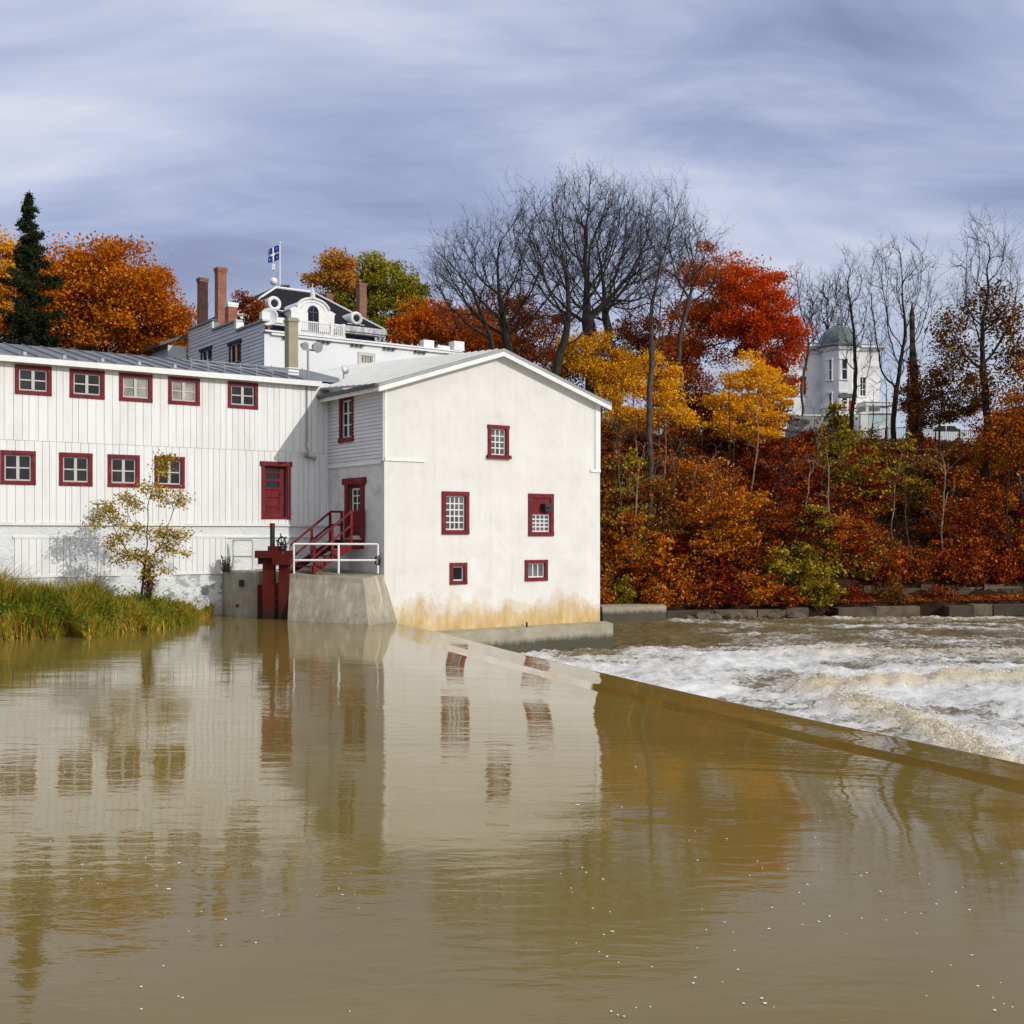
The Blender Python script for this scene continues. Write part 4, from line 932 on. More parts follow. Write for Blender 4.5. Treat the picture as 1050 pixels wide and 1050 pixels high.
# ================================================================== mansion with the black hipped roof
ms = thing('hipped_roof_mansion', 'large house with steep black slate roof, round white dormer and flag mast', 'mansion', W(0, 0), ANG)
YE, YD = 30.0, 36.0; ZE = 16.0; ZD = fy(300, 297.5, YD)[1]; xr1 = fy(394, 341, YE)[0]; xl1 = 6.8; dx0 = fy(283, 296, YD)[0]; dx1 = fy(321, 300, YD)[0]; YBk = 46.0
mb = MB()
V = [(xl1, YE, ZE), (xr1, YE, ZE), (xr1+.2, YBk, ZE), (xl1, YBk, ZE), (dx0, YD, ZD), (dx1, YD, ZD), (dx1, YD+3.5, ZD), (dx0, YD+3.5, ZD)]
mb.add(V, [(0, 1, 5, 4), (1, 2, 6, 5), (2, 3, 7, 6), (3, 0, 4, 7), (4, 5, 6, 7), (3, 2, 1, 0)]); mb.build('roof', M['slate'], ms)
mb = MB()
for a, b in ((0, 4), (1, 5), (4, 5), (4, 7)):
    A = Vector(V[a]); B = Vector(V[b]); mb.tube(A+Vector((0, -.02, .03)), B+Vector((0, -.02, .03)), .07 if a != 4 else .09, 6)
mb.build('ridge_trim', M['white'], ms)
mb = MB(); mb.box(xl1+.3, xr1-.45, YE+.45, YBk-.4, 8.5, ZE-.02); mb.build('wall', M['navy'], ms)
mb = MB(); mb.box(xl1-.1, xr1+.12, YE-.12, YE+.3, ZE-.34, ZE-.002); mb.box(xl1, xr1+.1, YE-.02, YE+.4, ZE-.46, ZE-.341); mb.build('eave_board', M['white'], ms)
for x in (xr1-.25, xr1+.05, xr1-3.2): mb = MB(); mb.lathe([(.12, 0), (.12, .2), (.085, .3), (.085, 2.2), (.12, 2.3), (.12, 2.4)], (x, YE+.15, ZE-.46-2.4), 10); mb.build('porch_column', M['white'], ms)
mb = MB()
for z in (ZE-1.0, ZE-1.9): mb.box(xl1+.5, xr1-.3, YE+.36, YE+.449, z, z+.08)
mb.build('wall_band', M['wwall'], ms)
xd_, zd0 = fy(321, 331, YE-.25); hw = 1.08
pts = [(xd_-hw*1.32, zd0-.5)]
zs = fy(321, 320, YE-.25)[1]
out_ = [(xd_-hw*1.35, zd0-.5), (xd_-hw*1.35, zs-.05), (xd_-hw*1.45, zs+.02), (xd_-hw*1.30, zs+.12), (xd_-hw*1.08, zs+.20)]
cz = zs+.12; Rr = fy(321, 306.5, YE-.25)[1]-cz
arc = [(xd_+hw*math.cos(t), cz+Rr*math.sin(t)) for t in np.linspace(math.pi*.93, math.pi*.07, 16)]
outl = out_+arc+[(2*xd_-a, b) for a, b in reversed(out_)]
mb = MB(); mb.prism([(x, YE-.25, z) for x, z in outl], (0, 4.6, 0)); mb.build('dormer', M['white'], ms)
mb = MB()
for R0 in (1.02,):
    ar = [Vector((xd_+hw*R0*math.cos(t), YE-.28, cz+Rr*R0*math.sin(t))) for t in np.linspace(math.pi*.95, math.pi*.05, 18)]
    mb.path(ar, .075, 8)
    ar = [Vector((xd_+hw*.72*math.cos(t), YE-.26, cz+Rr*.72*math.sin(t))) for t in np.linspace(math.pi*.98, math.pi*.02, 18)]
    mb.path(ar, .035, 6)
mb.lathe([(.20, 0), (.22, .12), (.14, .16), (.16, .34), (.07, .42), (.09, .52), (.03, .62), (.015, 1.0)], (xd_, YE-.2, cz+Rr-.02), 12)
mb.build('dormer_moulding', M['white'], ms)
ww = .33; zb0 = zd0-.5; zsp = zs-.02
wo = [(xd_-ww, zb0), (xd_+ww, zb0), (xd_+ww, zsp)]+[(xd_+ww*math.cos(t), zsp+ww*1.15*math.sin(t)) for t in np.linspace(.1, math.pi-.1, 10)]+[(xd_-ww, zsp)]
mb = MB(); mb.prism([(x, YE-.27, z) for x, z in wo], (0, .015, 0)); wn = mb.build('dormer_window', M['glass'], ms)
mb = MB(); mb.box(xd_-.03, xd_+.03, YE-.30, YE-.271, zb0, zsp+ww*1.1); mb.box(xd_-ww, xd_+ww, YE-.297, YE-.273, zsp-.03, zsp+.03); mb.path([Vector((x, YE-.28, z)) for x, z in wo[1:]], .045, 6); mb.build('sash', M['navy'], wn)
bx0 = fy(306, 335, YE-1.3)[0]; bx1 = fy(352, 335, YE-1.3)[0]; bz = fy(330, 342.5, YE-1.3)[1]; bt = fy(330, 331, YE-1.3)[1]
bal = MB(); bal.box(bx0-.1, bx1+.1, YE-1.45, YE-.26, bz-.16, bz); bal.box(bx0-.02, bx1+.02, YE-1.35, YE-.3, bz-.34, bz-.161); bal.box(bx0+.3, bx1-.3, YE-1.15, YE-.3, bz-.52, bz-.341)
bo = bal.build('balcony', M['white'], ms)
rb = MB(); rb.box(bx0, bx1, YE-1.38, YE-1.28, bt-.08, bt)
x = bx0
while x <= bx1+.01: rb.box(x-.025, x+.025, YE-1.355, YE-1.305, bz, bt-.08); x += .135
for x in (bx0, bx0+(bx1-bx0)*.73, bx1): rb.box(x-.09, x+.09, YE-1.40, YE-1.22, bz, bt+.06)
for x in (bx0, bx1): rb.box(x-.04, x+.04, YE-1.22, YE-.3, bt-.075, bt-.005)
rb.build('balustrade', M['pipe'], bo)
for px, py, s in ((277, 314.5, 1.0), (361, 329.5, .95)):       # round ox-eye dormers
    lo_, hi_ = YE, YD
    for _ in range(40):
        md = (lo_+hi_)/2
        if fy(px, py, md)[1] < ZE+(ZD-ZE)*(md-YE)/(YD-YE): hi_ = md
        else: lo_ = md
    x, z = fy(px, py, lo_); z += .10; yy = lo_-.60*s; R = .40*s
    mb = MB(); mb.prism([(x+R*1.12*math.cos(t), yy+.03, z+R*1.12*math.sin(t)) for t in np.linspace(0, 2*math.pi, 24)[:-1]], (0, 2.3, 0)); mb.box(x-R*1.6, x+R*1.6, yy+.02, yy+1.2, z-R*1.35, z-R*.9)
    mb.torus((x, yy, z), (0, 1, 0), R*.86, R*.30, 26, 8); ox = mb.build('oxeye_dormer', M['white'], ms)
    mb = MB(); mb.tube((x, yy-.02, z), (x, yy+.025, z), R*.62, 20); mb.build('pane', M['glass'], ox)
# mast, antenna and flag on the roof deck
pm_ = P(287, 297, 78.0); zt = P(287, 250, 78.0)[2]
fpole = thing('flagpole', 'thin white flagpole on the top of the black slate roof', 'flagpole', (pm_[0], pm_[1], ZD-.1))
mb = MB(); mb.tube((0, 0, 0), (0, 0, zt-ZD+.1), .05, 8, .035); mb.build('pole', M['pipe'], fpole)
mb = MB(); mb.lathe([(.01, 0), (.07, .04), (.07, .1), (.01, .15)], (0, 0, zt-ZD+.1), 10); mb.build('finial', M['pipe'], fpole)
an = P(280.5, 296, 77.5); ant = thing('ball_antenna', 'small mast with white ball and box left of the flagpole', 'antenna', (an[0], an[1], ZD-.1))
za = P(280, 272, 77.5)[2]-ZD+.1; zball = P(280, 288.5, 77.5)[2]-ZD+.1
mb = MB(); mb.tube((0, 0, 0), (0, 0, za), .035, 6); mb.build('mast', M['steel'], ant)
mb = MB(); mb.lathe([(.03, -.26)]+[(.26*math.sin(t), -.26*math.cos(t)) for t in np.linspace(.15, 3.0, 10)]+[(.03, .26)], (0, 0, zball), 16); mb.build('ball', M['pipe'], ant, True)
mb = MB(); mb.box(-.09, .09, -.09, .09, za-.34, za+.1); mb.build('box', M['pipe'], ant)
un = P(292.5, 296.5, 77.8); mb = MB()
for dx in (-.22, .0, .2): mb.lathe([(.09, 0), (.09, .4), (.13, .42), (.13, .52), (.04, .62)], (un[0]+dx, un[1], ZD-.05), 10)
mb.box(un[0]-.35, un[0]+.35, un[1]-.1, un[1]+.1, ZD-.1, ZD+.06)
tag(mb.build('roof_vents', M['gutter']), 'cluster of small dark vent pipes on roof right of the flagpole', 'vents')
# flag: white cross on blue, a white fleur-de-lis in each quarter
FW, FH = 1.42, .98; nu, nv = 24, 14
def flag_pt(u, v, off=0.0):
    x = -u*FW*.60; y = .22*math.sin(u*6.0+v*1.2)*u**.5+off+.5*u; z = v*FH-FH-.20*u*u + .05*math.sin(u*8)
    return (x, y, z)
fo = thing('quebec_flag', 'blue flag with white cross and fleurs-de-lis flying from the roof flagpole', 'flag', (pm_[0]-.06, pm_[1], zt-.12))
fo.name = 'blue_white_flag'
def sheet(poly, off, sub=1):
    mb = MB(); mb.add([flag_pt(u, v, off) for u, v in poly], [tuple(range(len(poly)))]); return mb
mb = MB(); vs = [flag_pt(i/nu, j/nv) for i in range(nu+1) for j in range(nv+1)]
fs = [(i*(nv+1)+j, (i+1)*(nv+1)+j, (i+1)*(nv+1)+j+1, i*(nv+1)+j+1) for i in range(nu) for j in range(nv)]
mb.add(vs, fs); mb.build('cloth', M['flagblue'], fo, True, fix=False)
mb = MB()
for off in (-.012, .012):
    for a, b, c, d, n in ((0, 1, .43, .57, 24), (.45, .55, 0, .43, 5), (.45, .55, .57, 1, 5)):
        for i in range(n):
            u0_ = a+(b-a)*i/n; u1_ = a+(b-a)*(i+1)/n
            for j in range(3):
                v0_ = c+(d-c)*j/3; v1_ = c+(d-c)*(j+1)/3
                mb.add([flag_pt(u0_, v0_, off), flag_pt(u1_, v0_, off), flag_pt(u1_, v1_, off), flag_pt(u0_, v1_, off)], [(0, 1, 2, 3)])
mb.build('cross', M['flagwhite'], fo, fix=False)
lily = [[(0, .17), (.035, .08), (.03, .0), (0, -.04), (-.03, 0), (-.035, .08)], [(.035, -.02), (.06, .06), (.11, .07), (.125, .02), (.10, -.01), (.095, .03), (.075, .0)], [(-.035, -.02), (-.075, 0), (-.095, .03), (-.10, -.01), (-.125, .02), (-.11, .07), (-.06, .06)],
        [(-.08, -.055), (.08, -.055), (.08, -.03), (-.08, -.03)], [(-.02, -.06), (.02, -.06), (.045, -.13), (0, -.16), (-.045, -.13)]]
mb = MB()
for cu in (.21, .79):
    for cv in (.80, .20):
        for off in (-.012, .012):
            for poly in lily: mb.add([flag_pt(cu+a*.68, cv+b*.72, off) for a, b in poly], [tuple(range(len(poly)))])
mb.build('fleur_de_lis', M['flagwhite'], fo, fix=False)

# ================================================================== white villa with the domed turret, on the plateau
VY = 106.0; vx = lambda px: (px-CX)/F*VY; vz = lambda py: H+(HY-py)/F*VY
vl = thing('white_villa', 'white villa with a domed corner turret standing above the wooded bank', 'villa', (vx(860), VY, 10.5), math.radians(7))
def lp(px, py, Y=VY): return vx(px)-vx(860), vz(py)-10.5
hL = vz(352)-10.5; hR = vz(361)-10.5
class VP(Plane): pass
bp = Plane('y', .6)
x0v, x1v = -5.2, 4.3
wv = [(-3.6, -2.7, 5.0, 7.0), (-3.6, -2.7, 1.2, 3.4), (2.2, 3.0, 5.0, 7.0), (2.2, 3.0, 1.2, 3.4)]
mb = MB(); wall(mb, bp, x0v, x1v, -1, hL-.5, [hole(r, .1) for r in wv]); mb.add([(x0v, .6, -1), (x0v, 5, -1), (x0v, 5, hL-.5), (x0v, .6, hL-.5)], [(0, 1, 2, 3)]); mb.add([(x1v, .6, -1), (x1v, 5, -1), (x1v, 5, hL-.5), (x1v, .6, hL-.5)], [(0, 1, 2, 3)]); mb.build('wall', M['villa'], vl, fix=False)
for r in wv: window(vl, bp, r, .12, 2, 3, 'white', 'sashw', 'glass', sill=.1)
mb = MB(); mb.box(x0v-.2, x1v+.2, .35, 5.2, hL-.5, hL-.30); mb.box(x0v-.42, x1v+.42, .12, 5.4, hL-.30, hL-.08); mb.build('cornice', M['white'], vl)
mb = MB(); mb.add([(x0v-.42, .12, hL-.07), (x1v+.42, .12, hL-.07), (x1v+.42, 5.4, hL-.07), (x0v-.42, 5.4, hL-.07), (x0v+2, 2.2, hL+.4), (x1v-2, 2.2, hL+.4), (x1v-2, 3.6, hL+.4), (x0v+2, 3.6, hL+.4)], [(0, 1, 5, 4), (1, 2, 6, 5), (2, 3, 7, 6), (3, 0, 4, 7), (4, 5, 6, 7)]); mb.build('roof', M['gutter'], vl)
Rt = 1.62; hT = vz(357)-10.5; tr = MB(); tr.lathe([(Rt, -1), (Rt, 3.8), (Rt+.12, 3.85), (Rt+.12, 4.1), (Rt, 4.15), (Rt, hT-.4), (Rt+.15, hT-.35), (Rt+.3, hT-.05)], (0, 0, 0), 8); tw = tr.build('turret', M['villa'], vl); tw.rotation_euler = (0, 0, math.radians(22.5))
dm = MB(); hh = vz(334)-vz(356); dm.lathe([(Rt+.42, 0), (Rt+.40, .12)]+[((Rt+.22)*math.cos(t)**1.05, .12+hh*math.sin(t)) for t in np.linspace(.05, 1.42, 9)]+[(.2, hh+.12), (.26, hh+.2), (.1, hh+.4), (.05, hh+.9)], (0, 0, hT), 8); dmo = dm.build('dome', M['copper'], vl); dmo.rotation_euler = (0, 0, math.radians(22.5))
for ang in (-96, -45, -147):
    a = math.radians(ang); c, s = math.cos(a), math.sin(a); rr = Rt*math.cos(math.radians(22.5))+.01
    for z0v, z1v in ((vz(391)-10.5, vz(371)-10.5), (vz(421)-10.5, vz(405)-10.5)):
        mb = MB(); w = .28; e = .09
        def q(u, z, o): return (c*(rr+o)-s*u, s*(rr+o)+c*u, z)
        def bx(mb, u0, u1, za_, zb_, o0, o1): mb.add([q(u0, za_, o0), q(u1, za_, o0), q(u1, zb_, o0), q(u0, zb_, o0), q(u0, za_, o1), q(u1, za_, o1), q(u1, zb_, o1), q(u0, zb_, o1)], [(0, 1, 2, 3), (4, 5, 6, 7), (0, 1, 5, 4), (1, 2, 6, 5), (2, 3, 7, 6), (3, 0, 4, 7)])
        bx(mb, -w-e, -w, z0v, z1v, -.05, .07); bx(mb, w, w+e, z0v, z1v, -.05, .07); bx(mb, -w-e-.05, w+e+.05, z1v, z1v+.14, -.05, .12); bx(mb, -w-e-.05, w+e+.05, z0v-.1, z0v, -.05, .12)
        wo_ = mb.build('window', M['white'], vl)
        mb = MB(); bx(mb, -w, w, z0v, z1v, -.02, .012); mb.build('pane', M['glass'], wo_)
        mb = MB(); zm_ = (z0v+z1v)/2; bx(mb, -w, w, zm_-.04, zm_+.04, .013, .045); mb.build('sash', M['sashw'], wo_)
mb = MB(); mb.box(1.9, 4.6, -1.6, .4, 4.0, 4.3); mb.box(1.8, 4.7, -1.7, .45, 4.301, 4.42); 
for x in (2.1, 4.3): mb.box(x-.1, x+.1, -1.5, -1.3, -.9, 4.0)
mb.build('porch', M['white'], vl)

# plateau walls, fence, shed, car
wl = MB(); a = P(808, 446, 92); b_ = P(888, 448, 93); za = P(850, 426, 92)[2]
wl.prism([(a[0], a[1], 9.3), (b_[0], b_[1], 9.3), (b_[0], b_[1]+.3, 9.3), (a[0], a[1]+.3, 9.3)], (0, 0, za-9.3)); wo = wl.build('concrete_wall', M['grey'])
tag(wo, 'plain grey concrete wall below the white domed villa', 'wall')
cp = MB(); cp.prism([(a[0]-.05, a[1]-.06, za+.001), (b_[0]+.05, b_[1]-.06, za+.001), (b_[0]+.05, b_[1]+.36, za+.001), (a[0]-.05, a[1]+.36, za+.001)], (0, 0, .1)); cp.build('coping', M['white'], wo)
px_ = P(885, 436, 91.8); po = MB(); po.box(px_[0]-.28, px_[0]+.28, px_[1]-.3, px_[1]+.2, 9.2, za+.05); po.box(px_[0]-.34, px_[0]+.34, px_[1]-.36, px_[1]+.26, za+.05, za+.2); tag(po.build('gate_pillar', M['villa']), 'square white pillar at the end of the grey concrete wall', 'pillar')
sh = thing('turquoise_shed', 'low pale turquoise shed with flat roof beside the white villa', 'shed', tuple(P(900, 450, 94)[:2])+(10.0,))
zs_ = P(900, 424, 94)[2]-10; mb = MB(); mb.box(-1.15, 1.15, 0, 3.5, -.5, zs_); mb.build('wall', M['teal'], sh); mb = MB(); mb.box(-1.3, 1.3, -.15, 3.7, zs_, zs_+.14); mb.build('roof', M['white'], sh); mb = MB(); mb.box(.1, .8, -.03, -.005, -.2, 1.7); mb.build('door', M['white'], sh)
# metal railing along the top of the bank
FYr = 84.2
a = P(806, 446, FYr); b_ = P(1008, 452, FYr+4); fe = thing('metal_fence', 'dark metal picket fence along the top of the wooded bank', 'fence', (a[0], a[1], 0))
def fz(t): return float(ground_z(a[0]+(b_[0]-a[0])*t, a[1]+(b_[1]-a[1])*t)[0])
n = 9
for i in range(n):
    t = i/(n-1); x = (b_[0]-a[0])*t; y = (b_[1]-a[1])*t; mb = MB(); mb.box(x-.05, x+.05, y-.05, y+.05, fz(t)-.3, fz(t)+1.35); mb.build('post', M['iron'], fe)
for i in range(n-1):
    mb = MB(); t0, t1 = i/(n-1), (i+1)/(n-1)
    for h_ in (.2, 1.2):
        mb.tube(((b_[0]-a[0])*t0, (b_[1]-a[1])*t0, fz(t0)+h_), ((b_[0]-a[0])*t1, (b_[1]-a[1])*t1, fz(t1)+h_), .03, 6)
    for k in range(1, 13):
        t = t0+(t1-t0)*k/13; x = (b_[0]-a[0])*t; y = (b_[1]-a[1])*t; z = fz(t0)+(fz(t1)-fz(t0))*k/13; mb.box(x-.012, x+.012, y-.012, y+.012, z+.1, z+1.22)
    mb.build('picket_panel', M['iron'], fe)
# white car beyond the fence
cpn = P(962, 452, 95); cz_ = float(ground_z(cpn[0], cpn[1])[0]); car = thing('parked_car', 'white car parked beyond the fence, half hidden by trees', 'car', (cpn[0], cpn[1], cz_+.15), math.radians(8))
side = [(-2.1, .35), (-2.1, .85), (-1.95, 1.0), (-1.2, 1.08), (-.55, 1.62), (1.0, 1.66), (1.75, 1.12), (2.1, 1.0), (2.15, .4), (1.8, .3), (-1.8, .3)]
mb = MB(); mb.prism([(x, -.85, z) for x, z in side], (0, 1.7, 0)); mb.build('body', M['carwhite'], car)
mb = MB(); mb.prism([(-1.0, -.86, 1.12), (-.5, -.86, 1.55), (.2, -.86, 1.58), (.2, -.86, 1.12)], (0, .008, 0)); mb.prism([(.28, -.86, 1.12), (.28, -.86, 1.58), (.95, -.86, 1.58), (1.5, -.86, 1.12)], (0, .008, 0)); mb.build('window', M['glass'], car)
for x in (-1.3, 1.3):
    for y in (-.82, .66): mb = MB(); mb.tube((x, y-.04, .33), (x, y+.2, .33), .33, 18); mb.build('wheel', M['tyre'], car)
# red banner post by the villa
bp_ = P(871.5, 446, 90); bn = thing('banner_post', 'thin dark post in front of the villa turret', 'post', (bp_[0], bp_[1], 9.6))
mb = MB(); mb.tube((0, 0, 0), (0, 0, P(871, 404, 90)[2]-9.6), .04, 8); mb.build('pole', M['iron'], bn); mb = MB(); mb.box(-.85, .5, -.25, .25, P(871, 408, 90)[2]-9.6, P(871, 404, 90)[2]-9.6); mb.build('canopy', M['copper'], bn)
mb = MB(); z0b = P(872, 425, 90)[2]; z1b = P(872, 411, 90)[2]; xb = P(872.5, 420, 89.9)[0]; nb = 8
mb.add([(xb-.18, 89.86+.02*math.sin(i*1.2), z0b+(z1b-z0b)*i/nb) for i in range(nb+1)]+[(xb+.2, 89.86+.03*math.cos(i*1.1), z0b+(z1b-z0b)*i/nb) for i in range(nb+1)], [(i, i+nb+1, i+nb+2, i+1) for i in range(nb)])
bo_ = mb.build('hanging_banner', M['bannerred'], None, fix=False); md = bo_.modifiers.new('thick', 'SOLIDIFY'); md.thickness = .012; tag(bo_, 'small red banner hanging in front of the white villa', 'banner')
# white gate post and bit of brick wall half hidden in leaves
gp = P(715, 450, 82); mb = MB(); mb.box(gp[0]-.32, gp[0]+.32, gp[1]-.3, gp[1]+.3, 8.6, P(715, 433, 82)[2]); mb.box(gp[0]-.40, gp[0]+.40, gp[1]-.38, gp[1]+.38, P(715, 433, 82)[2], P(715, 430, 82)[2]); tag(mb.build('stone_gatepost', M['villa']), 'pale stone gatepost among the leaves under the yellow maple', 'gatepost')
bw0 = P(636, 445, 80); bw1 = P(668, 445, 80); mb = MB(); mb.box(bw0[0], bw1[0], 80, 80.3, 7.5, P(650, 430, 80)[2]); bwo = mb.build('brick_wall', M['brick']); tag(bwo, 'short red brick wall half hidden among trees right of the mill roof', 'wall')
mb = MB(); mb.box(bw0[0]-.1, bw1[0]+.1, 79.93, 80.37, P(650, 430, 80)[2], P(650, 430, 80)[2]+.12); mb.build('coping', M['grey'], bwo)
# little white house glimpsed behind the yellow maple
wh = P(740, 430, 112); who = thing('distant_white_house', 'white house glimpsed between the trees behind the yellow maple', 'house', (wh[0], 112, 10.5))
zt_ = P(740, 418, 112)[2]-10.5; mb = MB(); mb.box(-6, 7.5, 0, 7, -1, zt_); mb.build('wall', M['villa'], who); mb = MB(); mb.prism([(-6.4, -.4, zt_), (7.9, -.4, zt_), (7.9, 3.5, zt_+1.2), (-6.4, 3.5, zt_+1.2)], (0, 0, .15)); mb.build('roof', M['gutter'], who)
for x in (-4, -1, 2, 5): mb = MB(); mb.box(x-.5, x+.5, -.04, -.004, .5, 1.9); mb.build('window', M['glass'], who)

# ================================================================== stone walls at the foot of the bank
def blockwall(name, label, x0, x1, off, zb, zt, courses, bl, seed, mat='stonegrey', th=.5):
    r = random.Random(seed); mb = MB(); hc = (zt-zb)/courses
    for c in range(courses):
        x = x0+r.uniform(0, .5)*bl*(c % 2)
        while x < x1:
            l = bl*r.uniform(.6, 1.5); e = min(x+l, x1); y = float(bankY((x+e)/2))+off+r.uniform(-.05, .05); sl = .2*(e-x)/2
            zz = zb+c*hc; tz = zz+hc-.02-(r.uniform(0, .22) if c == courses-1 else 0)
            if r.random() > .05 or c < courses-1:
                mb.add([(x+.02, y-sl, zz), (e-.02, y+sl, zz), (e-.02, y+sl+th, zz), (x+.02, y-sl+th, zz), (x+.03, y-sl+.02, tz), (e-.03, y+sl+.02, tz), (e-.03, y+sl+th, tz), (x+.03, y-sl+th, tz)], [(3, 2, 1, 0), (4, 5, 6, 7), (0, 1, 5, 4), (1, 2, 6, 5), (2, 3, 7, 6), (3, 0, 4, 7)])
            x = e
    return tag(mb.build(name, M[mat]), label, 'wall')
blockwall('river_wall', 'long low wall of weathered stone blocks along the far water edge', 8.0, 46, -.10, -2.4, -1.0, 2, 1.9, 3, th=1.1)
blockwall('terrace_wall', 'stepped stone block terrace wall above the water edge on the right', 16.5, 46, 3.0, -1.0, -.06, 3, 1.2, 4, th=.8)
cw_ = MB(); a = (4.6, 58.4); b_ = (8.0, 59.6)
cw_.prism([(a[0], a[1], -2.6), (b_[0], b_[1], -2.6), (b_[0], b_[1]+3, -2.6), (a[0], a[1]+3, -2.6)], (0, 0, 1.75)); tag(cw_.build('concrete_retaining_wall', M['plinth']), 'short pale concrete retaining wall between the mill and the stone bank', 'wall')
r = random.Random(9)
for k in range(9):
    X = 9.3+k*1.1+r.uniform(-.4, .4); 
    if k > 5: X = 8.2+r.uniform(0, 9)
    Y = float(bankY(X))-.5+r.uniform(-.2, .1); s = r.uniform(.25, .6); mb = MB(); import bmesh
    bm = bmesh.new(); bmesh.ops.create_icosphere(bm, subdivisions=2, radius=s)
    for v in bm.verts: v.co *= r.uniform(.78, 1.15); v.co.z *= .6
    me = bpy.data.meshes.new('boulder'); bm.to_mesh(me); bm.free(); o = link('boulder', me, None, M['stonegrey']); o.location = (X, Y, -1.62+s*.15)
    tag(o, 'dark wet boulder at the waterline below the stone wall', 'boulder', 'boulders at the far waterline')

# ================================================================== vegetation
def grow(base, pts, step, infl, kill, trop=(0, 0, .15), jit=.12, seed=0, iters=140, lead=None):
    """space colonisation: branches grow from base towards the points of the crown"""
    r = np.random.default_rng(seed); trop = np.array(trop, float)
    cap = 9000; N = np.zeros((cap, 3)); par = np.full(cap, -1); N[0] = base; n = 1
    lead = pts.mean(0) if lead is None else np.array(lead, float)
    d0 = np.min(np.linalg.norm(pts-N[0], axis=1))
    wob = r.normal(size=3)*.12; k = 0
    while np.min(np.linalg.norm(pts-N[n-1], axis=1)) > infl*.8 and n < 200:
        v = lead-N[n-1]; v /= np.linalg.norm(v)+1e-9; v = v*.75+np.array([0, 0, .55])+wob*math.sin(n*.35)+r.normal(size=3)*.06; v /= np.linalg.norm(v)
        N[n] = N[n-1]+v*step; par[n] = n-1; n += 1
    D = np.linalg.norm(pts[:, None]-N[None, :n], axis=2); near = D.argmin(1); nd = D.min(1); alive = np.ones(len(pts), bool)
    last = {}
    for it in range(iters):
        act = alive & (nd < infl)
        if not act.any():
            if alive.any() and it < 6: infl *= 1.3; continue
            break
        ids = near[act]; dv = pts[act]-N[ids]; dv /= np.linalg.norm(dv, axis=1, keepdims=True)+1e-9
        acc = np.zeros((n, 3)); np.add.at(acc, ids, dv); u = np.unique(ids)
        v = acc[u]; v /= np.linalg.norm(v, axis=1, keepdims=True)+1e-9
        pd = N[u]-N[np.maximum(par[u], 0)]; pd /= np.linalg.norm(pd, axis=1, keepdims=True)+1e-9
        v = v+.8*pd+trop+r.normal(size=v.shape)*jit; v /= np.linalg.norm(v, axis=1, keepdims=True)
        new = N[u]+v*step; ok = []
        for q, i in enumerate(u):
            l = last.get(int(i))
            if l is not None and any(np.linalg.norm(new[q]-x) < step*.35 for x in l): continue
            last.setdefault(int(i), []).append(new[q]); ok.append(q)
        if not ok or n+len(ok) > cap: break
        ok = np.array(ok); m = len(ok); N[n:n+m] = new[ok]; par[n:n+m] = u[ok]
        ai = np.where(alive)[0]
        D = np.linalg.norm(pts[ai][:, None]-N[None, n:n+m], axis=2); j = D.argmin(1); dm = D.min(1)
        b = dm < nd[ai]; near[ai[b]] = n+j[b]; nd[ai[b]] = dm[b]
        alive[ai[nd[ai] < kill]] = False; n += m
    return N[:n], par[:n]
def radii(par, rt, rb):
    n = len(par); ch = np.zeros(n, int); np.add.at(ch, par[1:], 1); tips = (ch == 0)
    nt_ = max(int(tips.sum()), 2); e = max(1.6, math.log(nt_)/math.log(rb/rt)); a = np.where(tips, rt**e, 0.0)
    for i in range(n-1, 0, -1): a[par[i]] += a[i]
    return a**(1/e), tips
def tubes(A, B, ra, rb, sides):
    d = B-A; l = np.linalg.norm(d, axis=1, keepdims=True)+1e-9; d = d/l
    A = A-d*np.minimum(ra[:, None]*.5, l*.3)
    h = np.where(np.abs(d[:, 2:3]) < .9, np.array([[0, 0, 1.0]]), np.array([[1.0, 0, 0]])); a = np.cross(d, h); a /= np.linalg.norm(a, axis=1, keepdims=True); b = np.cross(d, a)
    t = np.arange(sides)*2*math.pi/sides; c = np.cos(t)[None, :, None]; s = np.sin(t)[None, :, None]
    ring = a[:, None]*c+b[:, None]*s
    V = np.concatenate([A[:, None]+ring*ra[:, None, None], B[:, None]+ring*rb[:, None, None]], 1).reshape(-1, 3)
    i = np.arange(sides); j = (i+1) % sides; f = np.stack([i, j, j+sides, i+sides], 1)
    return V, (np.arange(len(A))[:, None, None]*2*sides+f[None]).reshape(-1, 4)
def join(parts):
    V = []; Fs = []; k = 0
    for v, f in parts:
        if len(v) == 0: continue
        V.append(v); Fs.append(f+k); k += len(v)
    return np.concatenate(V), np.concatenate(Fs)
def wood(N, par, R, lo, hi):
    c = np.arange(1, len(N)); p = par[c]; ra = R[p]; rb = R[c]; ra = np.minimum(ra, rb*1.6+.004)
    parts = []
    for a, b, s in ((.06, 9, 8), (.022, .06, 5), (0, .022, 3)):
        k = (rb >= max(a, lo)) & (rb < min(b, hi)) & (b > lo) & (a < hi)
        if k.any(): parts.append(tubes(N[p[k]], N[c[k]], ra[k], rb[k], s))
    return join(parts) if parts else (np.zeros((0, 3)), np.zeros((0, 4), int))
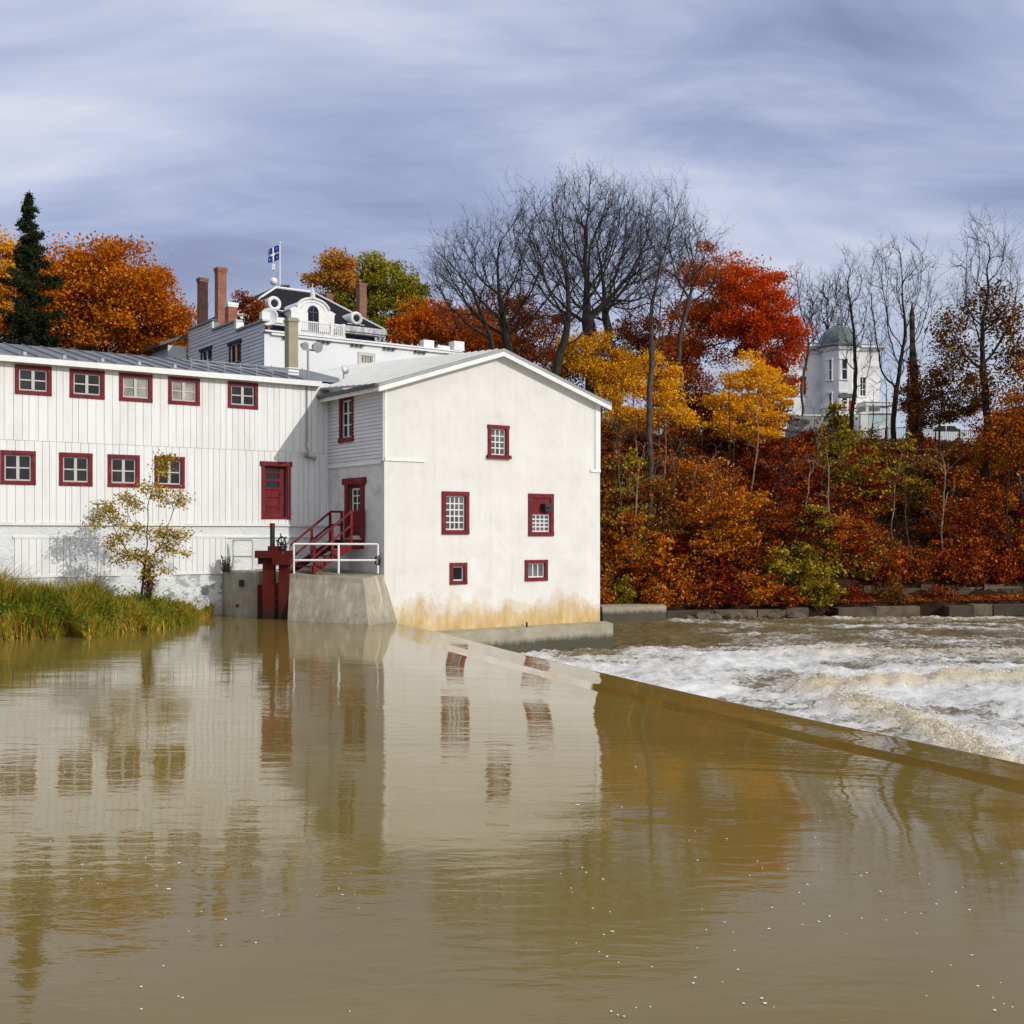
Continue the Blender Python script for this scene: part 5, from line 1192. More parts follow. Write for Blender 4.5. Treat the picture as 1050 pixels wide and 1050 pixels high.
def twigs(N, par, tips, seed, per=4, ln=.7, r0=.010, up=.25):
    r = np.random.default_rng(seed); t = np.where(tips)[0]; t = np.repeat(t, per)
    d = N[t]-N[np.maximum(par[t], 0)]; d /= np.linalg.norm(d, axis=1, keepdims=True)+1e-9
    d = d+r.normal(size=d.shape)*.55+np.array([0, 0, up]); d /= np.linalg.norm(d, axis=1, keepdims=True)
    l = ln*r.uniform(.4, 1.2, len(t))[:, None]; A = N[t]; B = A+d*l*.55; d2 = d+r.normal(size=d.shape)*.35+np.array([0, 0, up]); d2 /= np.linalg.norm(d2, axis=1, keepdims=True); C = B+d2*l*.55
    n = len(t); return join([tubes(A, B, np.full(n, r0), np.full(n, r0*.8), 3), tubes(B, C, np.full(n, r0*.8), np.full(n, r0*.45), 3)]), C
def branchlets(N, par, R, seed, prob=.9, ln=1.7, rmax=.055, r0=.011, up=.30, sub=3):
    """shoots along every thin limb, each with side twigs"""
    r = np.random.default_rng(seed); c = np.where((R < rmax) & (par >= 0))[0]; c = c[r.random(len(c)) < prob]
    d = N[c]-N[par[c]]; d /= np.linalg.norm(d, axis=1, keepdims=True)+1e-9
    s = r.normal(size=d.shape); s -= d*np.sum(s*d, 1, keepdims=True); s /= np.linalg.norm(s, axis=1, keepdims=True)
    v = d*.75+s*.65+np.array([0, 0, up]); v /= np.linalg.norm(v, axis=1, keepdims=True); l = (ln*r.uniform(.35, 1.15, len(c)))[:, None]/4
    P0 = N[c]; parts = []; rr = np.full(len(c), r0)
    for k in range(4):
        v2 = v+r.normal(size=v.shape)*.16+np.array([0, 0, up*.35]); v2 /= np.linalg.norm(v2, axis=1, keepdims=True); P1 = P0+v2*l
        parts.append(tubes(P0, P1, rr*(1-.18*k), rr*(1-.18*(k+1)), 3))
        if k:
            for q in range(sub-1):
                w = v2*.7+r.normal(size=v.shape)*.55+np.array([0, 0, up*.6]); w /= np.linalg.norm(w, axis=1, keepdims=True); parts.append(tubes(P1, P1+w*l*r.uniform(.6, 1.9, (len(c), 1)), rr*(.75-.12*k), rr*.32, 3))
        P0, v = P1, v2
    return join(parts)
def ell_pts(ells, Y, n, seed, shell=.35, dep=.9, floor=None):
    """points inside crown ellipsoids given by their outline (px) at depth Y"""
    r = np.random.default_rng(seed); w = np.array([e[2]*e[3]*(e[4] if len(e) > 4 else 1) for e in ells], float); w /= w.sum(); out_ = []
    for e, k in zip(ells, (w*n).astype(int)+1):
        u = r.normal(size=(k, 3)); u /= np.linalg.norm(u, axis=1, keepdims=True); rad = r.uniform(shell**3, 1, (k, 1))**(1/3)
        c = P(e[0], e[1], Y); S = np.array([e[2]*Y/F, min(e[2], e[3]*1.2)*Y/F*dep, e[3]*Y/F])
        lump = .62+.72*fbm(u[:, :1]*2.3+u[:, 2:]*1.7+e[0], u[:, 1:2]*2.3-u[:, 2:]*1.1+e[1], 3, seed)
        out_.append(c+u*rad*S*lump)
    p = np.concatenate(out_)
    if floor is not None: p = p[p[:, 2] > floor]
    return p
def local(V, base): return np.asarray(V)-np.asarray(base)
def base_at(px, Y, dz=-.3):
    X = (px-CX)/F*Y; return np.array([X, Y, float(ground_z(X, Y)[0])+dz])
def bare_tree(name, label, px, Y, ells, n, rb, seed, step=.42, group=None, mat='barkd', twmat='twig', per=4, ln=.9, base=None, infl=3.2, kill=.62, lead=None, leaves=None, trop=(0, 0, .22), r0=.011, dep=.7, kid='crown', bprob=.95, bl_=1.9):
    b = base_at(px, Y) if base is None else np.array(base, float); pts = ell_pts(ells, Y, n, seed, .15, dep)
    N, par = grow(b, pts, step, infl, kill, trop, .13, seed, lead=lead); R, tips = radii(par, .0145*Y/66, rb)
    t = thing(name, label, 'tree', b, 0, group)
    v, f = wood(N, par, R, .035, 9); link('trunk', mesh_np('trunk', local(v, b), f, True), t, M[mat])
    v1 = wood(N, par, R, 0, .035); (v2, f2), tipsC = twigs(N, par, tips, seed+1, per, ln, r0)
    bl = branchlets(N, par, R, seed+9, bprob, bl_, r0=.0118*(Y/68)**1.6, up=trop[2]*1.2)
    v, f = join([v1, (v2, f2), bl]); link(kid, mesh_np(kid, local(v, b), f), t, M[twmat])
    if leaves:
        mat_, k, sz, ptsl = leaves; r = np.random.default_rng(seed+5)
        C = tipsC[r.integers(0, len(tipsC), k)] if ptsl is None else ptsl
        C = C+r.normal(size=C.shape)*.22; v, f = leaf_quads(C, sz*r.uniform(.6, 1.25, len(C)), r); link('foliage', mesh_np('foliage', local(v, b), f), t, L[mat_])
    return t
def leafy_tree(name, label, px, Y, ells, n_cl, n_lf, size, mat, rb, seed, group=None, spread=.75, infl=5, kill=1.1, base=None, barkm='bark', shell=.45, dens=.62, lead=None, step=.5, dep=.9, cat='tree'):
    b = base_at(px, Y) if base is None else np.array(base, float); pts = ell_pts(ells, Y, n_cl, seed, shell, dep)
    N, par = grow(b, pts, step, infl, kill, (0, 0, .10), .12, seed, lead=lead); R, tips = radii(par, .018, rb)
    t = thing(name, label, cat, b, 0, group)
    v, f = wood(N, par, R, 0, 9); link('trunk', mesh_np('trunk', local(v, b), f, True), t, M[barkm])
    r = np.random.default_rng(seed+3); w = r.gamma(dens*2, 1, len(pts)); w /= w.sum(); ci = r.choice(len(pts), n_lf, p=w)
    n_lf = int(n_lf*1.55); size *= .80; ci = r.choice(len(pts), n_lf, p=w)
    off = np.clip(r.normal(size=(n_lf, 3)), -1.7, 1.7)*np.array([1, 1, .58])*spread*.86*r.uniform(.45, 1.3, (len(pts), 1))[ci]
    C = pts[ci]+off
    v, f = leaf_quads(C, size*r.uniform(.55, 1.3, n_lf), r, .66, .35); link('crown', mesh_np('crown', local(v, b), f), t, L[mat]); return t
def conifer(name, label, px, Y, py_top, py_bot, half, seed):
    tp = P(px, py_top, Y); bt = P(px, py_bot, Y); b = np.array([tp[0], Y, bt[2]-4]); hgt = tp[2]-b[2]; r = np.random.default_rng(seed); HW = half*Y/F
    t = thing(name, label, 'tree', b); mb = MB(); 
    for i in range(10): z0 = hgt*i/10; z1 = hgt*(i+1)/10; mb.tube((0, 0, z0), (0, 0, z1), .28*(1-i/10.4), 8, .28*(1-(i+1)/10.4))
    mb.build('trunk', M['barkd'], t, True)
    A = []; B = []; C = []; z = hgt*.12
    while z < hgt-.1:
        f_ = 1-z/hgt; rad = HW*(f_**.90)*1.2; 
        wm = r.uniform(.62, 1.3)
        for k in range(int(5+5*f_)):
            a = r.uniform(0, 6.283); l = rad*wm*r.uniform(.6, 1.15); s = np.array([0, 0, z+r.uniform(-.1, .1)]); dirn = np.array([math.cos(a), math.sin(a), .0])
            m = max(4, int(l/.16)); q = np.linspace(0, 1, m)[:, None]; path_ = s+dirn*l*q+np.array([0, 0, 1])*(-.34*l*q+.30*l*q**2.4)
            A.append(path_[:-1]); B.append(path_[1:])
            nn = int(m*26); qi = r.uniform(.10, 1, nn)[:, None]; pp = s+dirn*l*qi+np.array([0, 0, 1])*(-.34*l*qi+.30*l*qi**2.4)
            side = np.array([-dirn[1], dirn[0], 0]); C.append(pp+side*r.normal(size=(nn, 1))*.20*l*(1.05-qi)+r.normal(size=(nn, 3))*.06-np.array([0, 0, 1])*np.abs(r.normal(size=(nn, 1)))*.12)
        z += .26+.18*f_
    A = np.concatenate(A); B = np.concatenate(B); v, f = tubes(A, B, np.full(len(A), .022), np.full(len(A), .014), 3); link('branches', mesh_np('branches', v, f), t, M['barkd'])
    C = np.concatenate(C); v, f = leaf_quads(C, r.uniform(.09, .22, len(C)), r, .40); link('crown', mesh_np('crown', v, f), t, L['spruce']); return t

# ---- trees behind the buildings, from the left
conifer('spruce_tree', 'dark green spruce with ragged pointed top beside the big orange maple', 30, 52, 194, 372, 56, 5)
leafy_tree('maple_tree', 'huge round orange maple behind the long boarded building', 105, 64, [(70, 292, 46, 50), (118, 296, 52, 50), (148, 325, 44, 42), (95, 335, 85, 42), (45, 320, 40, 50), (172, 345, 24, 22)], 420, 46000, .235, 'orange', .38, 21, spread=.62)
leafy_tree('gold_tree', 'golden yellow tree behind the dark spruce at the edge of the view', 0, 72, [(-8, 275, 34, 44), (14, 300, 26, 40), (-30, 300, 40, 60)], 160, 13000, .24, 'gold', .3, 22, spread=.65)
bare_tree('thin_tree', 'thin half bare tree with faded pink leaves beside the orange maple', 186, 66, [(184, 348, 17, 25)], 260, .12, 23, leaves=('pink', 2600, .15, None), per=3, ln=.5)
leafy_tree('green_tree', 'tall olive green tree right of the black roof', 388, 98, [(376, 280, 22, 20), (400, 290, 26, 26), (420, 303, 17, 16), (395, 318, 34, 26), (352, 305, 18, 16), (338, 312, 16, 14), (362, 325, 22, 18), (410, 338, 24, 14), (325, 322, 12, 10)], 300, 23000, .30, 'green', .34, 24, spread=.62, dens=.4)
leafy_tree('amber_tree', 'small amber and pink topped tree just behind the slate roof', 345, 94, [(344, 272, 15, 13), (333, 288, 16, 9), (352, 288, 10, 10), (318, 284, 8, 6)], 90, 5200, .28, 'pinkorange', .22, 25, spread=.5, dens=.4)
leafy_tree('rusty_tree', 'rust orange tree behind the flat roofed house beside bare branches', 445, 78, [(440, 328, 30, 20), (420, 345, 24, 18), (468, 340, 34, 24), (500, 350, 20, 20)], 200, 17000, .23, 'rustorange', .24, 26, spread=.55, dens=.45)
leafy_tree('orange_bush', 'small russet shrub growing between the brick chimney and white dish', 257, 61, [(258, 318, 14, 14), (248, 309, 10, 10), (264, 328, 12, 10), (240, 330, 12, 10)], 60, 4200, .15, 'brownorange', .10, 27, spread=.24, base=(P(256, 320, 61)[0], 61, 11.0), cat='shrub')
leafy_tree('russet_tree', 'dull russet tree standing behind the big bare trees', 530, 84, [(520, 335, 42, 40), (560, 350, 40, 36), (490, 345, 26, 26)], 240, 15000, .22, 'brownorange', .26, 28, spread=.7, dens=.4)

leafy_tree('russet_tree', 'dark russet tree filling the gap behind the golden maples', 640, 92, [(640, 372, 40, 26), (600, 385, 40, 24), (680, 360, 34, 30), (570, 372, 30, 22), (655, 340, 24, 18)], 260, 15000, .24, 'brownorange', .26, 29, spread=.7, dens=.4)
# ---- the big bare trees behind the mill roof
bare_tree('bare_tree', 'widest bare tree, limbs leaning out over the mill roof', 540, 68, [(508, 295, 60, 62), (475, 282, 36, 38), (545, 262, 42, 56)], 1800, .30, 31, lead=P(520, 330, 68))
bare_tree('bare_tree', 'tallest bare tree with rounded twiggy top and thick forked trunk', 604, 74, [(618, 250, 62, 62), (608, 215, 44, 30), (650, 275, 55, 55), (578, 280, 48, 60)], 3300, .46, 32, lead=P(610, 330, 74), ln=.8)
bare_tree('bare_tree', 'slim bare tree with one straight grey trunk right of the rounded bare crown', 664, 69, [(684, 240, 34, 48), (668, 305, 36, 60), (705, 272, 24, 36)], 1000, .17, 33, mat='bark', lead=P(666, 380, 69), ln=.7, infl=2.6)
bare_tree('bare_tree', 'bare tree with several upright stems rising just above the mill ridge', 570, 66, [(560, 252, 46, 54), (590, 300, 38, 54)], 1300, .24, 34, lead=P(566, 340, 66), ln=.7)
bare_tree('bare_tree', 'low spreading bare tree at the left edge of the bare group', 520, 65, [(478, 305, 40, 44), (460, 280, 20, 22)], 900, .20, 35, lead=P(515, 355, 65), ln=.7)
bare_tree('bare_tree', 'pale thin bare tree spreading beside the red maple top', 690, 80, [(705, 270, 34, 42), (722, 290, 22, 26)], 900, .2, 36, ln=.9, mat='bark')
bare_tree('bare_tree', 'bare tree with straight stems filling the gap left of the slim grey trunk', 628, 79, [(640, 262, 48, 52), (612, 285, 40, 50)], 1500, .28, 37, lead=P(632, 340, 79), ln=.8)
# ---- maples on the bank
leafy_tree('maple_tree', 'brown orange maple, thinning leaves, behind the slim grey bare trunk', 712, 86, [(720, 300, 38, 40), (745, 290, 34, 34), (700, 345, 34, 40), (735, 345, 40, 30), (690, 375, 24, 30)], 300, 18000, .23, 'rustorange', .32, 41, spread=.65, dens=.35)
leafy_tree('maple_tree', 'bright scarlet maple, tallest red crown left of the white villa', 785, 84, [(770, 295, 32, 30), (790, 315, 24, 32), (795, 350, 28, 36), (805, 385, 14, 26), (765, 330, 34, 30)], 260, 23000, .23, 'scarlet', .3, 42, spread=.52, dens=.5)
leafy_tree('maple_tree', 'bright yellow maple in front of the scarlet maple', 765, 77, [(766, 375, 14, 16), (756, 392, 16, 14), (784, 398, 18, 20), (740, 412, 18, 12), (766, 418, 20, 14), (794, 420, 12, 22), (735, 432, 14, 10), (780, 440, 22, 12), (752, 442, 16, 8), (805, 405, 7, 14)], 230, 15000, .20, 'yellow', .16, 43, spread=.40, dens=.35)
leafy_tree('maple_tree', 'golden maple close to the mill roof end', 600, 70, [(592, 358, 18, 14), (610, 350, 14, 10), (618, 382, 26, 14), (600, 375, 14, 12), (632, 402, 20, 12), (640, 375, 12, 14), (622, 420, 16, 10)], 170, 10500, .19, 'gold', .16, 44, spread=.42, dens=.3)
leafy_tree('maple_tree', 'golden maple behind the straight grey trunk', 662, 72, [(662, 372, 16, 14), (684, 388, 16, 14), (650, 395, 16, 18), (672, 408, 20, 10), (692, 415, 12, 16), (660, 428, 24, 10), (700, 430, 18, 8), (640, 425, 10, 12)], 180, 10500, .19, 'gold', .16, 45, spread=.42, dens=.3)
leafy_tree('russet_tree', 'dark russet tree between golden maple and yellow maple', 705, 80, [(705, 400, 28, 30), (715, 425, 30, 18), (690, 430, 24, 18)], 170, 8000, .20, 'rust', .16, 46, spread=.6, dens=.3)
# ---- right-hand group
bare_tree('bare_tree', 'slender bare tree directly in front of the villa turret', 875, 83, [(872, 310, 20, 44), (880, 350, 22, 46)], 480, .15, 51, lead=P(874, 390, 83), ln=.8, infl=2.6, per=3)
bare_tree('bare_tree', 'bare tree with forked upright limbs right of the villa', 918, 82, [(910, 298, 28, 46), (935, 302, 28, 48), (922, 355, 28, 52)], 900, .19, 52, lead=P(918, 390, 82), ln=.8, infl=2.6, per=3)
bare_tree('bare_tree', 'faint thin bare tree between the scarlet maple and the villa', 822, 97, [(818, 320, 18, 45), (835, 345, 14, 30)], 420, .11, 53, ln=1.0, mat='bark', per=3)
bare_tree('bare_tree', 'faint low bare tree behind the villa roof', 845, 125, [(850, 325, 26, 40)], 380, .12, 54, ln=1.2, mat='bark', per=3)
op = ell_pts([(975, 335, 18, 13), (1000, 315, 16, 10), (1030, 330, 22, 22), (985, 362, 22, 14), (1005, 395, 22, 18), (1040, 365, 20, 24), (965, 350, 12, 10), (1020, 300, 14, 8)], 76, 230, 55, .2)
opl = np.repeat(op, 26, 0)+np.random.default_rng(3).normal(size=(len(op)*26, 3))*.28
bare_tree('oak_tree', 'tall oak with bare top and clumps of dry brown leaves lower down', 1011, 76, [(1012, 272, 32, 44), (1030, 310, 28, 42), (1000, 335, 40, 48)], 1000, .26, 56, lead=P(1010, 380, 76), ln=.8, leaves=('brown', 0, .22, opl), per=3)
leafy_tree('oak_tree', 'low brown leaved oak beside the creeper covered dead trunk', 962, 79, [(965, 395, 30, 22), (945, 410, 22, 20), (985, 410, 22, 22), (960, 420, 26, 16)], 150, 7500, .21, 'brown', .16, 57, spread=.6, dens=.3)
leafy_tree('oak_tree', 'rusty oak leaning in at the right edge of the view', 1052, 74, [(1038, 425, 26, 26), (1050, 450, 34, 30), (1065, 400, 30, 40), (1020, 450, 24, 18)], 200, 11000, .21, 'shruborange', .22, 58, spread=.6, dens=.3)
# dead trunk wrapped in red creeper
dp = P(935, 460, 80); top = P(937, 311, 80); b = np.array([dp[0], 80, float(ground_z(dp[0], 80)[0])-.3]); dt_ = thing('dead_tree', 'dead upright trunk wrapped in dark red creeper at its foot', 'tree', b)
mb = MB(); n = 14; hh = top[2]-b[2]
for i in range(n):
    q0, q1 = i/n, (i+1)/n; f0 = lambda q: (.14*math.sin(q*5)+(top[0]-b[0])*q, .1*math.cos(q*4), hh*q); mb.tube(f0(q0), f0(q1), .26*(1-q0)**.8+.13+.03*math.sin(i*2.1), 9, (.26*(1-q1)**.8+.13+.03*math.sin(i*2.1+2.1)) if i < n-1 else .05)
for q, a, l in ((.55, .5, 1.4), (.66, 2.6, 1.2), (.8, 1.1, .7)): p0 = Vector(f0(q)); mb.tube(p0, p0+Vector((math.cos(a)*l, math.sin(a)*l*.4, l*.7)), .07, 6, .02)
mb.build('trunk', M['bark'], dt_, True)
r = np.random.default_rng(60); k = 3600; q = r.beta(1.1, 1.5, k)*.72; a = r.uniform(0, 6.28, k); rr = (.26*(1-q)+.18)+np.abs(r.normal(size=k))*.22*(1-q)
C = np.stack([.14*np.sin(q*5)+(top[0]-b[0])*q+np.cos(a)*rr, np.sin(a)*rr, hh*q], 1); v, f = leaf_quads(C, r.uniform(.12, .24, k), r); link('creeper', mesh_np('creeper', v, f), dt_, L['maroon'])

# ---- thin bare saplings and poles on the slope
sap_protos = []
r = np.random.default_rng(70)
def sapling_mesh(seed, hgt, lean, rb, twn):
    rr = np.random.default_rng(seed); pts = np.array([[lean*z/hgt*1.0+rr.normal()*.5*(z/hgt)*1.3, rr.normal()*.5, z] for z in rr.uniform(hgt*.4, hgt, twn)])
    N, par = grow(np.zeros(3), pts, .28, 2.2, .4, (0, 0, .3), .12, seed); R, tips = radii(par, .010, rb); w = wood(N, par, R, 0, 9); (tv, tf), _ = twigs(N, par, tips, seed, 3, .5, .007); v, f = join([w, (tv, tf)]); return v, f, N, tips
sap_spots = [(648, 64.5, 7.5, .3, 'barkp', 'pale leaning sapling trunk close to the mill corner'), (640, 66, 9, -.5, 'bark', None), (690, 67, 8, .4, 'bark', None), (722, 66, 7, .8, 'bark', None), (760, 70, 8, -.6, 'bark', None),
             (785, 68, 7, 1.3, 'barkd', None), (805, 72, 8, .5, 'barkd', None), (842, 75, 7, -.4, 'bark', None), (870, 72, 6, .4, 'bark', None), (905, 76, 9, .3, 'barkd', None), (948, 77, 8, -.3, 'barkd', None),
             (980, 75, 7, .5, 'barkd', None), (1003, 72, 8, -.4, 'barkd', None), (1030, 70, 9, .2, 'barkd', None), (700, 72, 10, -.3, 'barkd', None), (630, 70, 11, .2, 'bark', None), (668, 69, 9, .5, 'bark', None), (745, 74, 10, .2, 'barkd', None), (890, 80, 7, .2, 'barkd', None), (1042, 76, 10, .3, 'barkd', None), (678, 70, 8, .6, 'barkp', None), (733, 68, 7, -.7, 'barkp', None), (772, 73, 9, .4, 'barkp', None), (818, 70, 6, .9, 'barkp', None), (855, 70, 7, -.5, 'barkp', None), (915, 72, 6, .5, 'barkp', None), (965, 70, 7, .2, 'barkp', None), (705, 69, 7, .9, 'bark', None), (652, 73, 10, -.3, 'barkp', None), (795, 77, 8, .2, 'barkp', None), (838, 67, 5, .6, 'bark', None), (1015, 78, 9, -.2, 'bark', None), (934, 69, 6, -.4, 'bark', None)]
for k, (px, Y, hg, lean, bk, lab) in enumerate(sap_spots):
    b = base_at(px, Y, -.2); v, f, N, tips = sapling_mesh(100+k, hg, lean, .055 if lab is None else .10, 40)
    t = thing('bare_sapling', lab or 'thin leafless sapling standing among the shrubs on the wooded bank', 'sapling', b, 0, 'leafless saplings on the bank' if lab is None else None)
    link('trunk', mesh_np('trunk', v, f, True), t, M[bk])

# ---- shrubs covering the bank: a few kinds, each built in variants and copied
def shrub_proto(name, label, mat, seed, group, nl=1400, size=.20, hgt=1.45, arch=.5):
    rr = np.random.default_rng(seed); nc = 40; u = rr.normal(size=(nc, 3)); u /= np.linalg.norm(u, axis=1, keepdims=True); u[:, 2] = np.abs(u[:, 2])
    pts = u*rr.uniform(.45, 1.0, (nc, 1))*np.array([1, 1, hgt])+np.array([0, 0, .15]); pts *= (.55+.85*rr.random((nc, 1)))
    t = thing(name, label, 'shrub', (0, 0, 0), 0, group)
    A = []; B = []; ra = []; rb = []
    for p in pts[::2]:
        s = rr.normal(size=3)*.10; s[2] = -.2; m = s*.5+p*.5+np.array([0, 0, .25])*arch; A += [s, m]; B += [m, p]; ra += [.026, .016]; rb += [.016, .006]
    v, f = tubes(np.array(A), np.array(B), np.array(ra), np.array(rb), 4); link('stems', mesh_np('stems', v, f), t, M['bark'])
    w = rr.gamma(1.0, 1, nc); w /= w.sum(); ci = rr.choice(nc, nl, p=w); C = pts[ci]+rr.normal(size=(nl, 3))*np.array([.20, .20, .12])*rr.uniform(.5, 1.5, (nc, 1))[ci]
    C = np.concatenate([C, u[rr.integers(0, nc, nl//6)]*rr.uniform(.2, 1.05, (nl//6, 1))*np.array([1, 1, hgt])]); C[:, 2] = np.maximum(C[:, 2], .0)
    v, f = leaf_quads(C, size*rr.uniform(.5, 1.25, len(C)), rr, .62, .3); link('foliage', mesh_np('foliage', v, f), t, L[mat]); return t
KIND = {'rust': ('rust_shrub', 'rust red leafy shrub on the wooded bank', 'rust red shrubs on the bank'), 'maroon': ('maroon_shrub', 'dark maroon leafy shrub on the wooded bank', 'dark maroon shrubs on the bank'),
        'brown': ('brown_shrub', 'dry brown leafy shrub on the wooded bank', 'dry brown shrubs on the bank'), 'olive': ('yellow_green_shrub', 'yellow green leafy shrub on the wooded bank', 'yellow green shrubs on the bank'),
        'shruborange': ('orange_shrub', 'orange leafy shrub on the wooded bank', 'orange shrubs on the bank')}
used = {}; protos = {k: [shrub_proto(KIND[k][0], KIND[k][1], k, 200+10*i+j, KIND[k][2]) for j in range(3)] for i, k in enumerate(KIND)}
zones = [(860, 468, 34, 24, 'olive', .95), (905, 500, 26, 30, 'olive', .4), (885, 560, 40, 34, 'olive', .22), (825, 575, 20, 34, 'olive', .5), (840, 605, 18, 18, 'olive', .7), (775, 600, 12, 20, 'olive', .6), (640, 585, 14, 24, 'olive', .4), (640, 560, 12, 50, 'olive', .3),
         (712, 505, 34, 24, 'shruborange', .85), (735, 540, 40, 34, 'shruborange', .7), (690, 585, 34, 26, 'shruborange', .4), (690, 600, 40, 30, 'rust', .7), (760, 480, 26, 20, 'rust', .7), (800, 490, 40, 30, 'maroon', .7), (925, 470, 26, 20, 'maroon', .8),
         (670, 460, 40, 30, 'rust', .5), (660, 520, 40, 30, 'brown', .6), (960, 480, 40, 30, 'brown', .6), (1000, 540, 50, 34, 'rust', .7), (1040, 500, 40, 50, 'shruborange', .4), (640, 450, 20, 18, 'olive', .6), (970, 590, 60, 16, 'rust', .8)]
def kind_at(px, py):
    for x, y, a, b_, k, pr_ in zones:
        if ((px-x)/a)**2+((py-y)/b_)**2 < 1 and rng.random() < pr_: return k
    if rng.random() < .05: return 'olive'
    return rng.choice(['rust', 'maroon', 'brown', 'shruborange'], p=[.33, .40, .19, .08])
def put(kind, x, y, s, lab=None):
    j = int(rng.integers(0, 3)); z = float(ground_z(x, y)[0])-.12; sc = (s*rng.uniform(.85, 1.2), s*rng.uniform(.85, 1.2), s*rng.uniform(.85, 1.25)); p = protos[kind][j]
    if (kind, j) not in used: used[(kind, j)] = 1; p.location = (x, y, z); p.rotation_euler = (0, 0, rng.uniform(0, 6.28)); p.scale = sc; o = p
    else: o = dup(p, (x, y, z), rng.uniform(0, 6.28), sc)
    if lab: o['label'] = lab; del o['group']
    return o
cnt = 0; dgap = [(925, 530, 36, 20), (800, 468, 12, 16), (1010, 555, 20, 12), (952, 548, 30, 12), (735, 460, 10, 10)]
row = 0
for d in np.concatenate([[.55, 1.5, 2.5], np.arange(3.9, 23.5, 1.22)]):
    X = 3.2+(row % 2)*.7; row += 1
    while X < 41:
        x = X+rng.uniform(-.6, .6); y = float(bankY(x))+d+rng.uniform(-.6, .6); X += 1.62+.012*d*d*.2
        px = CX+F*x/y
        if px > 1085 or (px < 600): continue
        z = float(ground_z(x, y)[0]); py = HY-(z+.9-H)*F/y
        if any(((px-g0)/g1_)**2+((py-g2)/g3)**2 < 1 for g0, g2, g1_, g3 in dgap): continue
        if d < 2.9 and px > 850 and rng.random() < .8: continue
        if d > 18.6 and 800 < px < 1000: continue
        s = rng.uniform(.75, 1.35)*(1.0 if d > 3 else .8); 
        if d > 18: s *= .8
        put(kind_at(px, py), x, y, s); cnt += 1
print('shrubs', cnt)
for px, Y, s, k, lab in ((838, 63.2, 1.25, 'olive', 'large yellow green bush overhanging the water edge at the middle of the stone wall'), (775, 61.6, 1.15, 'olive', 'upright yellow green bush at the water edge among red shrubs'), (860, 82, 1.5, 'olive', 'tall yellow green bush under the grey concrete wall'), (858, 90.5, 1.5, 'olive', 'rounded green bush against the grey concrete wall')):
    put(k, (px-CX)/F*Y, Y, s, lab)
for (k, j), _ in [((k, j), 0) for k in protos for j in range(3)]:
    if (k, j) not in used: put(k, 20+j, 80, 1.0)

# understory trees on the bank: thin stems with loose sprays of leaves, each kind copied
UK = {'rust': ('rust_tree', 'slender rust leaved understory tree on the wooded bank', 'slender rust leaved trees on the bank'), 'maroon': ('maroon_tree', 'slender dark maroon understory tree on the wooded bank', 'slender maroon trees on the bank'),
      'shruborange': ('orange_tree', 'slender orange leaved understory tree on the wooded bank', 'slender orange leaved trees on the bank'), 'brown': ('brown_tree', 'slender brown leaved understory tree on the wooded bank', 'slender brown leaved trees on the bank'), 'olive': ('yellow_green_tree', 'slender yellow green understory tree on the wooded bank', 'slender yellow green trees on the bank')}
def under_proto(kind, seed):
    rr = np.random.default_rng(seed); n = 34; a = rr.uniform(0, 6.28, n); z = rr.uniform(1.3, 4.6, n); rad = rr.uniform(.2, 1.0, n)*(1.75-.26*np.abs(z-2.6)); pts = np.stack([np.cos(a)*rad, np.sin(a)*rad, z], 1)
    N, par = grow(np.zeros(3), pts, .25, 2.4, .35, (0, 0, .2), .14, seed); R, tips = radii(par, .008, .055)
    t = thing(UK[kind][0], UK[kind][1], 'tree', (0, 0, 0), 0, UK[kind][2]); v, f = wood(N, par, R, 0, 9); link('trunk', mesh_np('trunk', v, f, True), t, M['barkd'])
    w = rr.gamma(.8, 1, n); w /= w.sum(); k = 1500; ci = rr.choice(n, k, p=w); C = pts[ci]+np.clip(rr.normal(size=(k, 3)), -1.8, 1.8)*np.array([.34, .34, .13])*rr.uniform(.6, 1.3, (n, 1))[ci]
    v, f = leaf_quads(C, .19*rr.uniform(.5, 1.3, k), rr, .62, .8); link('crown', mesh_np('crown', v, f), t, L[kind]); return t
up_ = {k: [under_proto(k, 400+10*i+j) for j in range(2)] for i, k in enumerate(UK)}; uu_ = set()
def put_u(k, x, y, s):
    j = int(rng.integers(0, 2)); p = up_[k][j]; z = float(ground_z(x, y)[0])-.1; sc = (s, s, s*rng.uniform(.85, 1.2))
    if (k, j) not in uu_: uu_.add((k, j)); p.location = (x, y, z); p.rotation_euler = (0, 0, rng.uniform(0, 6.28)); p.scale = sc
    else: dup(p, (x, y, z), rng.uniform(0, 6.28), sc)
n_u = 0
while n_u < 120:
    x = rng.uniform(5, 41); d = rng.uniform(3.2, 22); y = float(bankY(x))+d; px = CX+F*x/y
    if not 612 < px < 1080: continue
    z = float(ground_z(x, y)[0]); py = HY-(z+2.4-H)*F/y
    if any(((px-g0)/g1_)**2+((py-g2)/g3)**2 < 1 for g0, g2, g1_, g3 in dgap): continue
    if 805 < px < 1000 and d > 14: continue
    k = kind_at(px, py); put_u(k, x, y, rng.uniform(.65, 1.15)*(.8 if d > 17 else 1)); n_u += 1
for k in up_:
    for j in range(2):
        if (k, j) not in uu_: p = up_[k][j]; x = 12.0+6*j+len(k); y = float(bankY(x))+9; p.location = (x, y, float(ground_z(x, y)[0])-.1)

